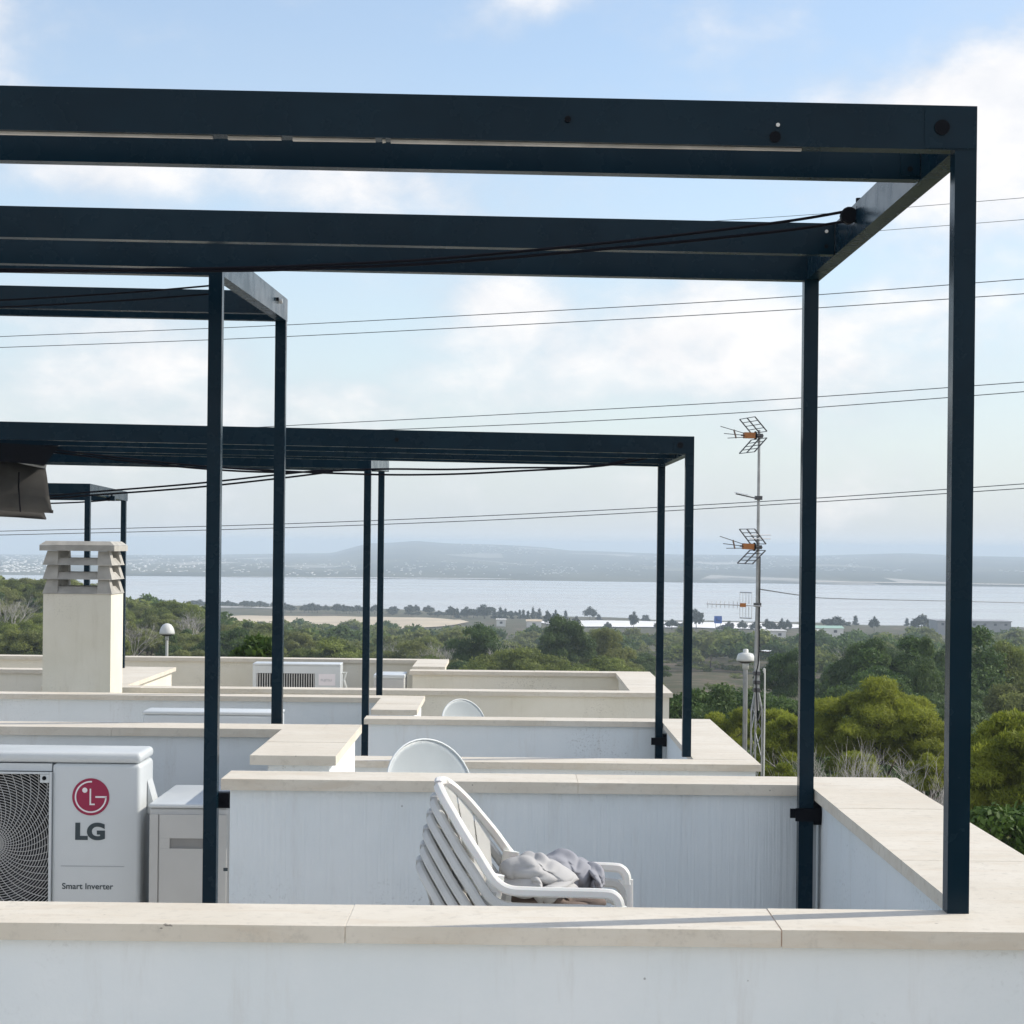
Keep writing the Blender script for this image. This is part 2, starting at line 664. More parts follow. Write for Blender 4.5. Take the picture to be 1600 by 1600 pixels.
wv, wf = polar_grid([math.radians(v) for v in np.arange(-40, 40.1, 1)], list(np.geomspace(1150, 3100, 12)), lambda x, y: -50.0, False)
sheet('lake_water', wv, wf, m_water())


def patch(name, a0, a1, r0, r1, mat, lift=.5, wobr=0):
    az_ = list(np.linspace(a0, a1, 60))
    vs, fs = [], []
    for i, a in enumerate(az_):
        e = 1 - abs(2 * i / 59 - 1) ** 6
        mid = (r0 + r1) / 2 + wobr * wob(a, 0, 2.0)
        hw = (r1 - r0) / 2 * e + .5
        for k in range(7):
            r = mid + hw * (k / 3 - 1)
            x, y = r * math.sin(a), r * math.cos(a)
            vs.append((x, y, max(ground_h(x, y), -50) + lift))
    for i in range(59):
        for k in range(6):
            fs.append((i * 7 + k, i * 7 + k + 1, (i + 1) * 7 + k + 1, (i + 1) * 7 + k))
    return sheet(name, vs, fs, mat)


M_FIELD = m_plain('dry_straw_field', (.52, .43, .31), .95, .12, .02)
M_SALT = m_plain('white_salt_crust', (.80, .78, .76), .8, .08, .01)
M_SAND = m_plain('pale_shore_sand', (.62, .56, .47), .95, .1, .01)
patch('field', -.165, -.022, 940, 1170, M_FIELD, .5, 10)
patch('pale_field', -.205, -.115, 1385, 1408, M_SALT, .6, 14)
patch('salt_flat', .012, .155, 1000, 1150, M_SALT, .6, 12)
patch('sandbar', -.275, -.232, 2060, 2180, M_SALT, .35, 0)
patch('far_beach', .155, .30, 2700, 2745, M_SAND, .9, 6)
patch('far_beach', -.15, .0, 2672, 2690, M_SALT, .8, 3)


# ------------------------------------------------------------------ houses: walls and copings
ZC, CT = -1.0087, .046


def slabs(parent, x0, x1, y0, y1, z, along, step, off=0.0, bev=.004, rust=None):
    """coping slabs laid end to end with recessed joints; each is its own piece"""
    a0, a1 = (x0, x1) if along == 'x' else (y0, y1)
    cuts = [a0]
    c = off
    while c < a1 - .05:
        if c > a0 + .05:
            cuts.append(c)
        c += step
    cuts.append(a1)
    for i, (a, b) in enumerate(zip(cuts, cuts[1:])):
        ga = .0017 if i > 0 else 0
        gb = .0017 if i < len(cuts) - 2 else 0
        dz = random.uniform(-.0012, .0012)
        if along == 'x':
            bm = B(a + ga, b - gb, y0, y1, z - CT, z + dz)
        else:
            bm = B(x0, x1, a + ga, b - gb, z - CT, z + dz)
        obj('coping_slab', bm, M_STONE, parent, bev, 2)
    # mortar bed that shows in the joints
    for c in cuts[1:-1]:
        if along == 'x':
            jb = B(c - .006, c + .006, y0 + .004, y1 - .004, z - CT + .003, z - .0018)
        else:
            jb = B(x0 + .004, x1 - .004, c - .006, c + .006, z - CT + .003, z - .0018)
        obj('mortar_joint', jb, M_RUSTJ if rust is not None and abs(c - rust) < .1 and y0 < 6 else M_MORTAR, parent)


def wall(root, x0, x1, y0, y1, zt, zb, mat, inset, cap=None):
    """parapet wall under a coping whose footprint is x0..x1, y0..y1; inset gives the overhang per side"""
    l, r, f, b = inset
    o = obj('parapet_wall', B(x0 + l, x1 - r, y0 + f, y1 - b, zb, zt - CT - .0005), mat, root)
    return o


def house(label, dy, dz, mat, mat_in, left=-7.0, third=False):
    z = ZC + dz
    zf = z - 1.115
    root = thing('terrace_house', label, 'house', (0, 5.05 + dy, -9))
    y = lambda v: v + dy
    # body below the roof terrace
    obj('house_body', B(left, 1.665, y(5.085), y(10.66), -12, zf - .10), mat, root)
    obj('light_well_roof', B(left + .02, 1.60, y(10.72), y(10.72) + 2.2, -12, zf - .3), M_ROOFSLAB, root)
    obj('roof_floor', B(left + .02, 1.64, y(5.33), y(10.44), zf - .098, zf), M_ROOFSLAB, root)
    xl = -4.15 if third else left
    # front wall, towards the camera
    w = wall(root, xl, 1.70, y(5.05), y(5.35), z, zf - .094, mat, (.0, .035, .03, .03))
    slabs(w, xl, 1.70, y(5.05), y(5.35), z, 'x', 1.148, -.428 - 1.148 * 6, rust=.72)
    # right wall
    w = wall(root, 1.27, 1.70, y(5.35), y(8.13), z, zf - .094, mat, (.03, .035, -.03, -.03))
    slabs(w, 1.27, 1.70, y(5.3525), y(8.1275), z, 'y', 1.22, y(5.35) + .86)
    # rear wall
    w = wall(root, -1.222, 1.70, y(8.13), y(8.43), z, zf - .094, mat_in, (.035, .035, .03, .03))
    slabs(w, -1.222, 1.70, y(8.13), y(8.43), z, 'x', 1.42, .29)
    # pier wall that runs back, and the wall across the far side
    zz = z - .012
    w = wall(root, -1.24, -.83, y(9.16), y(10.45), zz, zf - .094, mat, (.08, .035, .05, -.03))
    slabs(w, -1.24, -.83, y(9.16), y(10.4475), zz, 'y', .72, y(9.16) + .62)
    w = wall(root, left, -.83, y(10.45), y(10.75), zz, zf - .094, mat, (.0, .035, .03, .03))
    slabs(w, left, -.83, y(10.45), y(10.75), zz, 'x', 1.15, -2.17 - 1.15 * 6)
    return root


H0 = thing('terrace_house', 'white terrace house from whose roof the view is taken', 'house', (0, 0, -9))
obj('house_body', B(-7, 1.66, -5.0, 4.98, -12, -2.1), M_WHITE, H0)
obj('roof_floor', B(-7, 1.64, -4.98, 4.97, -2.098, -2.0), M_ROOFSLAB, H0)
w = wall(H0, -7, -.83, 2.35, 2.65, -.73, -1.995, M_WHITE, (.0, .035, .03, .03))
slabs(w, -7, -.83, 2.35, 2.65, -.73, 'x', 1.15, -6.6)
H1 = house('white terrace house nearest the camera, with combed white rear wall behind the stacked chairs', 0, 0, M_WHITE, M_COMB)
H2 = house('white terrace house in the middle of the row, stepping lower behind the stacked chairs', 7.92, -.465, M_WHITE, M_WHITE)
H3 = house('beige terrace house farthest along the row, carrying the louvred chimney', 15.05, -.536, M_BEIGE, M_BEIGE, -9.0, True)
# extra stub walls of the beige house beside the chimney
z3 = ZC - .536
w = wall(H3, -5.0, -4.13, 20.45, 23.7, z3 - .02, z3 - 1.21, M_BEIGE, (.03, .05, .03, .03))
slabs(w, -5.0, -4.13, 20.45, 23.7, z3 - .02, 'y', 1.6, 21.9)
w = wall(H3, -9.0, -5.0, 22.7, 23.0, z3, z3 - 1.21, M_BEIGE, (0, -.03, .03, .03))
slabs(w, -9.0, -5.003, 22.7, 23.0, z3, 'x', 1.4, -8.2)

# ------------------------------------------------------------------ chimney
ch = thing('chimney', 'square beige chimney with a slatted grey concrete cap, rising behind the far white wall', 'chimney', (-4.4, 19.6, -2.8))
p0, p1 = at(66, 1080, 19.3), at(172, 1080, 19.3)
cx0, cx1 = p0.x - .0, p1.x
ctop = at(120, 928, 19.3).z
cy0, cy1 = 19.3, 19.9
obj('shaft', B(cx0, cx1, cy0, cy1, -3.2, ctop), M_BEIGE, ch, .008)
hz = [at(120, yy, 19.3).z for yy in (928, 909, 886, 865, 861, 850)]
ccx, ccy, hx, hy = (cx0 + cx1) / 2, (cy0 + cy1) / 2, (cx1 - cx0) / 2, (cy1 - cy0) / 2


def frustum(bm, x0, x1, y0, y1, z0, z1, inset, hollow=.09):
    """a tilted louvre ring: flared at the foot, narrower on top, open inside"""
    def ring(ix, z):
        return [bm.verts.new(p) for p in ((x0 + ix, y0 + ix, z), (x1 - ix, y0 + ix, z), (x1 - ix, y1 - ix, z), (x0 + ix, y1 - ix, z))]
    r = [ring(-.012, z0), ring(inset, z1), ring(inset + hollow * .5, z1), ring(hollow * .5, z0)]
    for a, b in ((0, 1), (1, 2), (2, 3), (3, 0)):
        for k in range(4):
            bm.faces.new((r[a][k], r[a][(k + 1) % 4], r[b][(k + 1) % 4], r[b][k]))
    bmesh.ops.recalc_face_normals(bm, faces=bm.faces)
    return bm


lv = (hz[3] - hz[0]) / 3 * 1.05
for i in range(3):
    zb = hz[0] + i * (hz[4] - hz[0]) / 3
    obj('louvre', frustum(bmesh.new(), ccx - hx, ccx + hx, ccy - hy, ccy + hy, zb + .002, zb + lv * .52, .05), M_CONC, ch)
    for sx in (-1, 1):
        for sy in (-1, 1):
            X, Y = ccx + sx * (hx - .085), ccy + sy * (hy - .085)
            bm = bmesh.new()
            a, b_ = .075, .055
            z0_, z1_ = zb + .004, zb + (hz[4] - hz[0]) / 3
            pts = [(X + dx * a + sx * .018, Y + dy_ * a + sy * .018, z0_) for dx, dy_ in ((-1, -1), (1, -1), (1, 1), (-1, 1))] + \
                  [(X + dx * b_, Y + dy_ * b_, z1_) for dx, dy_ in ((-1, -1), (1, -1), (1, 1), (-1, 1))]
            obj('louvre_post', hexa(bm, pts), M_CONC, ch)
ztop = hz[4] + .002
bm = bmesh.new()
e = .035
pts = [(ccx - hx - e, ccy - hy - e, ztop), (ccx + hx + e, ccy - hy - e, ztop), (ccx + hx + e, ccy + hy + e, ztop), (ccx - hx - e, ccy + hy + e, ztop)]
hh = hz[5] - hz[4]
top = [(x, y_, ztop + .055) for x, y_, _ in pts]
hexa(bm, pts + top)
r2 = .12
hexa(bm, [(x, y_, ztop + .057) for x, y_, _ in pts] + [(ccx + (x - ccx) * .86, ccy + (y_ - ccy) * .86, ztop + .057 + max(.03, hh - .03)) for x, y_, _ in pts])
obj('cap_slab', bm, M_CONC, ch, .006)


# ------------------------------------------------------------------ pergolas
def pergola(label, xl, xr, d0, d1, z0, tilt, slope, h, purlins, posts, sides, cords=(), pulley=None, corner=True, screws=(), base=None, w=.06):
    root = thing('pergola', label, 'pergola', base or (xr - .03, d0 + .03, z0 - 2.3))
    zb = lambda x, d: z0 + tilt * (xr - x) + slope * (d - d0)

    def xbeam(name, a, b, d, ww=w, hh=h, dz=0.0):
        bm = bmesh.new()
        hexa(bm, [(a, d, zb(a, d) + dz), (b, d, zb(b, d) + dz), (b, d + ww, zb(b, d) + dz), (a, d + ww, zb(a, d) + dz),
                  (a, d, zb(a, d) + hh + dz), (b, d, zb(b, d) + hh + dz), (b, d + ww, zb(b, d) + hh + dz), (a, d + ww, zb(a, d) + hh + dz)])
        return obj(name, bm, M_PAINT, root, .003, 2)

    def ybeam(name, x, a, b, ww=w, hh=h):
        bm = bmesh.new()
        hexa(bm, [(x, a, zb(x, a)), (x + ww, a, zb(x, a)), (x + ww, b, zb(x, b)), (x, b, zb(x, b)),
                  (x, a, zb(x, a) + hh), (x + ww, a, zb(x, a) + hh), (x + ww, b, zb(x, b) + hh), (x, b, zb(x, b) + hh)])
        return obj(name, bm, M_PAINT, root, .003, 2)

    xbeam('beam', xl, xr, d0)
    xbeam('beam', xl, xr, d1)
    for x in sides:
        ybeam('beam', x, d0 + w + .001, d1 - .001)
    for d in purlins:
        p = xbeam('purlin', xl + w + .002, xr - w - .002, d, .055, h * .97, .0015)
        xe = xr - w - .003
        zq = zb(xe, d)
        obj('end_bracket', B(xe - .058, xe - .0005, d - .005, d - .0005, zq + .012, zq + h - .012), M_PAINT, p, .002, 1)
        bm = disc_y(bmesh.new(), xe - .03, d - .010, d - .0052, zq + h * .72, .0065, 10)
        obj('screw', bm, M_STEEL, p)
        obj('screw', disc_y(bmesh.new(), xe - .03, d - .0075, d - .0052, zq + h * .26, .008, 10), M_BLACK, p)
    for (x, d, zbase) in posts:
        zt = zb(x, d) - .0005
        po = obj('post', B(x, x + w, d + .0005, d + w - .0005, zbase, zt), M_PAINT, root, .0035, 2)
    if corner:
        c = obj('corner_plate', B(xr - .145, xr - .001, d0 - .0035, d0 - .0005, zb(xr, d0) + .004, zb(xr, d0) + h - .003), M_PAINT, root, .0014, 1)
        obj('corner_cap', disc_y(bmesh.new(), xr - .098, d0 - .010, d0 - .0037, zb(xr, d0) + h * .5, .021, 20), M_BLACK, c)
    for (x, d, f, r, m) in screws:
        obj('screw', disc_y(bmesh.new(), x, d - .008, d - .0005, zb(x, d) + h * f, r, 10), m, root)
    if pulley:
        x, d, zz = pulley
        pu = obj('pulley', disc_y(bmesh.new(), x, d - .02, d + .02, zz, .030, 14), M_BLACK, root, .004, 1)
        obj('pulley_bracket', B(x + .022, x + .075, d - .03, d + .03, zz - .028, zz + .03), M_PAINT, pu, .003, 1)
        obj('hook', T([(x + .035, d - .005, zz + .028), (x + .035, d - .005, zz + .062)], .011, 8), M_BLACK, pu)
    for pts, r in cords:
        obj('cord', T(pts, r, 6), M_CORD, root, smooth=True)
    return root


def catenary(a, b, sag, n=24):
    a, b = Vector(a), Vector(b)
    return [a.lerp(b, i / n) - Vector((0, 0, sag * 4 * (i / n) * (1 - i / n))) for i in range(n + 1)]


def path(pts, n=8):
    """smooth line through measured points"""
    P = [Vector(p) for p in pts]
    out = []
    for i in range(len(P) - 1):
        p0, p1, p2, p3 = P[max(0, i - 1)], P[i], P[i + 1], P[min(len(P) - 1, i + 2)]
        for k in range(n):
            t = k / n
            out.append(.5 * ((2 * p1) + (p2 - p0) * t + (2 * p0 - 5 * p1 + 4 * p2 - p3) * t * t + (3 * p1 - p0 - 3 * p2 + p3) * t ** 3))
    out.append(P[-1])
    return out


dpl = 6.85
plw = at(1326, 337, dpl)
P1 = pergola('large navy steel pergola nearest the camera, its front right post on the near corner coping',
             -3.4, 1.272, 5.30, 8.0, 1.100, .0108, .004, .122, [5.75, 7.28],
             [(1.212, 5.30, ZC), (1.205, 7.985, -2.123), (-3.4, 5.30, ZC), (-3.4, 7.985, -2.123)], [1.212, -3.4],
             cords=[(path([at(1318, 331, dpl), at(1220, 347, dpl), at(1000, 374, dpl), at(700, 403, dpl), at(500, 414, dpl), at(350, 419, dpl), at(0, 424, dpl), at(-300, 423, dpl)]), .0056),
                    (path([at(1320, 346, dpl), at(1220, 361, dpl), at(1000, 384, dpl), at(700, 410, dpl), at(500, 419, dpl), at(350, 423, dpl), at(0, 421, dpl), at(-300, 415, dpl)]), .0056)],
             pulley=(plw.x, dpl, plw.z),
             screws=[(at(1215, 203, 5.3).x, 5.30, .47, .0055, M_STEEL), (at(887, 182, 5.3).x, 5.30, .5, .009, M_BLACK)])
for xa_, xb_ in ((-300, 333), (357, 440), (458, 587), (598, 603), (611, 1252)):  # added pale strips: the line of light under the front beam, as colour
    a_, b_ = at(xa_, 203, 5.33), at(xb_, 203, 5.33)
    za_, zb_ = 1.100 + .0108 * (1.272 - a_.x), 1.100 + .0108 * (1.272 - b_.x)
    obj('glint_strip', hexa(bmesh.new(), [(a_.x, 5.318, za_ - .0085), (b_.x, 5.318, zb_ - .0065), (b_.x, 5.335, zb_ - .0065), (a_.x, 5.335, za_ - .0085), (a_.x, 5.318, za_ - .0005), (b_.x, 5.318, zb_ - .0005), (b_.x, 5.335, zb_ - .0005), (a_.x, 5.335, za_ - .0005)]), M_STRIP, P1)
obj('rain_drip_stain', disc_y(bmesh.new(), at(1211, 215, 5.3).x, 5.297, 5.2995, at(1211, 214, 5.3).z, .016, 12), M_BLACK, P1)
wb = obj('wall_bracket', B(1.19, 1.296, 7.972, 7.985, at(1256, 1282, 8).z, at(1256, 1262, 8).z), M_BLACK, P1, .003)
obj('bracket_block', B(1.267, 1.299, 7.987, 8.08, at(1256, 1288, 8).z, at(1256, 1254, 8).z), M_BLACK, wb, .004)
obj('bracket_tab', B(1.168, 1.1895, 7.974, 7.99, at(1256, 1277, 8).z, at(1256, 1263, 8).z), M_BLACK, wb, .002)
obj('drain_strip', B(1.268, 1.284, 8.02, 8.07, -2.12, at(1256, 1290, 8).z), M_ACW, P1, .003)

P2 = pergola('navy steel pergola at the left, its two right posts standing beside the pale pier wall',
             -4.6, -1.295, 8.50, 10.9, 1.175, .0105, .033, .126, [10.45],
             [(-1.355, 8.50, -2.123), (-1.355, 10.885, -2.123), (-4.6, 8.5, -2.123), (-4.6, 10.885, -2.123)], [-1.355, -4.6],
             cords=[(path([at(333, 446, 8.8), at(200, 457, 8.8), at(0, 469, 8.8), at(-200, 475, 8.8)]), .0045),
                    (path([at(333, 459, 8.8), at(200, 469, 8.8), at(0, 480, 8.8), at(-200, 486, 8.8)]), .0045)], corner=False,
             screws=[(at(303, 394, 8.5).x, 8.5, .78, .010, M_STEEL)])
obj('joint_sleeve', B(at(313, 400, 8.5).x, at(358, 400, 8.5).x, 8.478, 8.4985, at(335, 417, 8.48).z, at(335, 389, 8.48).z), M_PAINT, P2, .003)
wb = obj('wall_bracket', B(-1.30, -1.19, 8.545, 8.60, at(350, 1265, 8.5).z, at(350, 1241, 8.5).z), M_BLACK, P2, .003)
obj('bolt', T([(-1.2935, 10.55, 1.32), (-1.275, 10.55, 1.322)], .014, 8), M_STEEL, P2)
obj('bolt', T([(-1.2935, 10.42, 1.315), (-1.279, 10.42, 1.316)], .010, 8), M_BLACK, P2)

P3 = pergola('navy steel pergola in the middle, front right post on the lower white coping',
             -5.4, 1.265, 13.40, 15.93, .640, .0112, .006, .124, [14.3, 15.4],
             [(1.205, 13.40, ZC - .465), (1.205, 15.92, -2.588), (-5.4, 13.4, ZC - .465), (-5.4, 15.92, -2.588)], [1.205, -5.4],
             cords=[(path([at(1022, 707, 15.0), at(930, 728, 15), at(800, 731, 15), at(700, 733.5, 15), at(590, 733, 15), at(440, 738, 15), at(300, 731, 15), at(120, 711, 15), at(-60, 690, 15)]), .0085),
                    (path([at(1024, 713, 15.0), at(940, 728, 15), at(800, 736.5, 15), at(700, 741, 15), at(590, 741.5, 15), at(440, 736, 15), at(300, 727, 15), at(120, 707, 15), at(-60, 685, 15)]), .0085)],
             screws=[(at(620, 691, 13.4).x, 13.4, .45, .014, M_BLACK)])
wb = obj('wall_bracket', B(1.17, 1.296, 15.89, 15.915, at(1030, 1162, 16).z, at(1030, 1151, 16).z), M_BLACK, P3, .004)
obj('bracket_block', B(1.268, 1.299, 15.92, 16.0, at(1030, 1165, 16).z, at(1030, 1146, 16).z), M_BLACK, wb, .004)

P4 = pergola('navy steel pergola half hidden behind the middle one, a close pair of slim posts',
             -6.6, -1.225, 16.6, 18.95, .637, .0105, .027, .124, [17.8],
             [(-1.285, 16.6, -2.588), (-1.325, 18.93, -2.588), (-6.6, 16.6, -2.588), (-6.6, 18.93, -2.588)], [-1.285, -6.6], corner=False,
             cords=[(path([at(520, 733, 18.6), at(440, 741, 18.6), at(300, 756, 18.6), at(140, 769, 18.6), at(60, 776, 18.6), at(-60, 780, 18.6)]), .010),
                    (path([at(520, 737, 18.6), at(440, 747, 18.6), at(300, 762, 18.6), at(140, 774, 18.6), at(60, 780, 18.6), at(-60, 783, 18.6)]), .010)])
wb = obj('wall_bracket', B(-1.24, -1.19, 16.64, 16.70, at(577, 1146, 16.6).z, at(577, 1132, 16.6).z), M_BLACK, P4, .003)

P5 = pergola('small navy steel pergola farthest away at the left, behind the slatted chimney',
             -10.5, -4.72, 21.45, 23.5, .510, .004, -.016, .115, [],
             [(-4.78, 21.45, z3 - .02), (-4.78, 23.44, z3 - .02), (-10.5, 21.45, -2.8), (-10.5, 23.44, -2.8)], [-4.78, -10.5], corner=False,
             cords=[(path([at(172, 781, 22.5), at(120, 785, 22.5), at(40, 787, 22.5), at(-60, 785, 22.5)]), .010)],
             pulley=(at(170, 778, 22.5).x, 22.5, at(170, 779, 22.5).z))

# ------------------------------------------------------------------ folded awning under the middle pergola
aw = thing('folded_awning', 'folded taupe awning cloth hanging in a bunch at the left edge under the middle pergola', 'awning', at(20, 760, 14.6))


def cloth_strip(rows, d0, d1, mat, name, nx=28, amp=.012):
    """hanging cloth: rows of (left px, right px, left y, right y, depth shift); given thickness by a second layer"""
    bm = bmesh.new()
    grid = []
    for j, (xa, xb, ya, yb, dd) in enumerate(rows):
        row = []
        for i in range(nx + 1):
            t = i / nx
            p = at(xa + (xb - xa) * t, ya + (yb - ya) * t, d0 + (d1 - d0) * t + dd)
            p.y += amp * math.sin(t * 9 + j * .7) + amp * .6 * math.sin(t * 23 + j * 1.9)
            row.append(bm.verts.new(p))
        grid.append(row)
    for a, b in zip(grid, grid[1:]):
        for i in range(nx):
            bm.faces.new((a[i], a[i + 1], b[i + 1], b[i]))
    ret = bmesh.ops.solidify(bm, geom=list(bm.faces), thickness=.012)
    return obj(name, bm, mat, aw, smooth=True)


cloth_strip([(-140, 71, 690, 729, .0), (-140, 74, 712, 746, -.05), (-140, 77, 745, 775, -.09), (-140, 82, 780, 797, -.06), (-140, 84, 790, 802, .02), (-140, 83, 784, 797, .2)], 14.2, 14.5, M_AWN, 'front_fold')
cloth_strip([(-140, 66, 770, 790, .24), (-140, 70, 795, 803, .18), (-140, 73, 800, 811, .12), (-140, 72, 796, 812, .30)], 14.2, 14.6, M_AWN, 'rear_fold')
obj('canopy_roll', hexa(bmesh.new(), [at(-140, 708, 13.9), at(70, 727, 13.9), at(70, 727, 15.4), at(-140, 706, 15.4), at(-140, 684, 13.9), at(92, 697, 13.9), at(92, 697, 15.4), at(-140, 684, 15.4)]), M_BLACK, aw, .01)
obj('awning_rail', tube(bmesh.new(), [at(-140, 684, 14.25), at(72, 730, 14.5)], .018, 8), M_GALV, aw)
obj('carrier_plate', B(at(65, 690, 14.4).x, at(93, 690, 14.4).x, 14.38, 14.40, at(80, 697, 14.4).z, at(80, 689.5, 14.4).z), M_GALV, aw, .002)
hs = bmesh.new()
tube(hs, [at(30, 738, 14.28), at(29, 760, 14.24), at(32, 800, 14.26)], .006, 5)
obj('seam', hs, M_CORD, aw)


# ------------------------------------------------------------------ air conditioners
def rbox(x0, x1, y0, y1, z0, z1, b=.02, seg=4, zbev=True):
    bm = B(x0, x1, y0, y1, z0, z1)
    ed = [e for e in bm.edges if (zbev or abs(e.verts[0].co.z - e.verts[1].co.z) > 1e-6)]
    bmesh.ops.bevel(bm, geom=ed, offset=b, segments=seg, profile=.5, affect='EDGES', clamp_overlap=True)
    return bm


def smooth_obj(name, bm, mat, parent, label=None):
    o = obj(name, bm, mat, parent, label=label, smooth=True)
    try:
        o.data.set_sharp_from_angle(angle=math.radians(35))
    except Exception:
        pass
    return o


DA = 9.2
ac = thing('air_conditioner', 'large pale grey air conditioner with round fan grille and magenta badge, at the left edge', 'air conditioner', (-2.123, 9.35, -2.0))
xr_ = at(219, 1300, DA).x
xg = at(80, 1300, DA).x
zt_ = at(180, 1176, DA).z
zl = at(180, 1193, DA).z
zbt = zt_ - .86
xl_ = xr_ - 1.0
zg1, zg0 = at(60, 1206, DA).z, at(60, 1206, DA).z - .70
gcx, gcz = at(-10, 1318, DA).x, at(-10, 1318, DA).z
bm = rbox(xg, xr_, DA, DA + .33, zbt, zl - .003, .022, 5)
smooth_obj('body', bm, M_ACW, ac)
bm = bmesh.new()
box(bm, xl_, xg - .001, DA + .004, DA + .33, zg1 + .004, zl - .004)
box(bm, xl_, xg - .001, DA + .004, DA + .33, zbt, zg0 - .004)
box(bm, xl_, xl_ + .05, DA + .005, DA + .329, zg0 - .003, zg1 + .003)
obj('front_panel', bm, M_ACW, ac)
obj('fan_chamber', B(xl_ + .051, xg - .002, DA + .26, DA + .30, zg0 - .003, zg1 + .003), M_ACD, ac)
fan = bmesh.new()
for k in range(3):
    a0 = k * 2 * PI / 3 + .5
    ring = []
    for i in range(9):
        t = i / 8
        for rr, off in ((.07, 0), (.30, .25)):
            a = a0 + t * 1.5 + off
            ring.append(fan.verts.new((gcx + rr * math.cos(a), DA + .14 + .09 * t, gcz + rr * math.sin(a))))
    for i in range(8):
        fan.faces.new((ring[2 * i], ring[2 * i + 1], ring[2 * i + 3], ring[2 * i + 2]))
bmesh.ops.solidify(fan, geom=list(fan.faces), thickness=.006)
obj('fan_blade', fan, M_FAN, ac)
smooth_obj('lid', rbox(xl_ - .001, xr_ + .001, DA - .001, DA + .331, zl - .0005, zt_, .022, 5), M_ACW, ac)
# wire grille clipped to its opening
gb = bmesh.new()


def inside(x, z):
    return xl_ + .012 < x < xg - .006 and zg0 < z < zg1


def clipped(bm, pts, r):
    run = []
    for p in pts + [None]:
        if p is not None and inside(p[0], p[2]):
            run.append(p)
        else:
            if len(run) > 1:
                tube(bm, run, r, 4, False)
            run = []


rr = .035
while rr < .56:
    n = max(24, int(rr * 260))
    clipped(gb, [(gcx + rr * math.cos(2 * PI * i / n), DA - .006 + rr * .012, gcz + rr * math.sin(2 * PI * i / n)) for i in range(n + 1)], .0017)
    rr += .0125
for k in range(44):
    a0 = 2 * PI * k / 44
    clipped(gb, [(gcx + r_ * math.cos(a0 + r_ * 2.2), DA - .003 + r_ * .012, gcz + r_ * math.sin(a0 + r_ * 2.2)) for r_ in np.linspace(.035, .56, 40)], .0019)
g = obj('fan_grille', gb, M_GRILL, ac)
fr = bmesh.new()
fw = .009
box(fr, xg - fw, xg + .002, DA - .014, DA + .01, zg0, zg1)
box(fr, xl_ + .004, xg - fw - .001, DA - .014, DA + .01, zg1 - fw, zg1)
box(fr, xl_ + .004, xg - fw - .001, DA - .014, DA + .01, zg0, zg0 + fw)
obj('grille_frame', fr, M_ACW, ac, .003, 2)
tb = obj('grille_tab', B(xg - .052, xg - fw - .001, DA - .016, DA - .002, zg1 - .05, zg1 - fw - .001), M_ACW, ac, .004, 2)
obj('screw', disc_y(bmesh.new(), xg - .032, DA - .020, DA - .0162, zg1 - .028, .010, 14), M_BLACK, tb)
# badge: magenta disc with the white face outline
bc, br = at(142, 1245, DA), 29 * DA / F
bd = obj('badge', disc_y(bmesh.new(), bc.x, DA - .003, DA - .0004, bc.z, br, 48), M_MAG, ac)
bw = bmesh.new()


def arc_band(bm, r0, r1, a0, a1, n=48, y0=DA - .0045, y1=DA - .0032):
    for i in range(n):
        t0, t1 = a0 + (a1 - a0) * i / n, a0 + (a1 - a0) * (i + 1) / n
        q = []
        for y_ in (y0, y1):
            for r_, t in ((r0, t0), (r1, t0), (r1, t1), (r0, t1)):
                q.append(bm.verts.new((bc.x + r_ * math.cos(t), y_, bc.z + r_ * math.sin(t))))
        bm.faces.new(q[:4])
        bm.faces.new(q[4:][::-1])
        bm.faces.new((q[0], q[3], q[7], q[4]))
        bm.faces.new((q[1], q[5], q[6], q[2]))


arc_band(bw, br * .78, br * .86, math.radians(86), math.radians(360))
box(bw, bc.x + br * .25, bc.x + br * .86, DA - .0045, DA - .0032, bc.z - br * .045, bc.z + br * .045)
box(bw, bc.x - br * .06, bc.x + br * .02, DA - .0045, DA - .0032, bc.z - br * .44, bc.z + br * .44)
box(bw, bc.x + br * .0201, bc.x + br * .22, DA - .0045, DA - .0032, bc.z - br * .44, bc.z - br * .36)
disc_y(bw, bc.x - br * .32, DA - .0045, DA - .0032, bc.z + br * .36, br * .14, 20)
obj('badge_mark', bw, M_PRW, bd)
p = at(117.5, 1312.5, DA)
lo = link('lettering', text_mesh('LG', .118, 0, 0, 0, .0056), M_PRD, ac)
xs = [v.co.x for v in lo.data.vertices]
zs = [v.co.z for v in lo.data.vertices]
sx = (46.5 * DA / F) / (max(xs) - min(xs))
sz = (27.5 * DA / F) / (max(zs) - min(zs))
b0 = BASE[ac]
for v in lo.data.vertices:
    v.co = Vector(((v.co.x - min(xs)) * sx + p.x - b0.x, DA - .0015 + v.co.y * 0 - b0.y + (v.co.y + b0.y) * .5, (v.co.z - min(zs)) * sz + p.z - b0.z))
p = at(97, 1389, DA)
lo = link('lettering', text_mesh('Smart Inverter', .036, 0, 0, 0, .0004), M_PRD, ac)
xs = [v.co.x for v in lo.data.vertices]
sx = (80 * DA / F) / (max(xs) - min(xs))
zs = [v.co.z for v in lo.data.vertices]
sz = (9.5 * DA / F) / (max(zs) - min(zs))
for v in lo.data.vertices:
    v.co = Vector(((v.co.x - min(xs)) * sx + p.x - b0.x, DA - .0015 - b0.y + (v.co.y + b0.y) * .5, (v.co.z - min(zs)) * sz + p.z - b0.z))
pa, pb = at(95, 1353, DA), at(194, 1353, DA)
obj('panel_groove', B(pa.x, pb.x, DA - .0015, DA - .0004, pa.z - .002, pa.z + .002), M_PRG, ac)
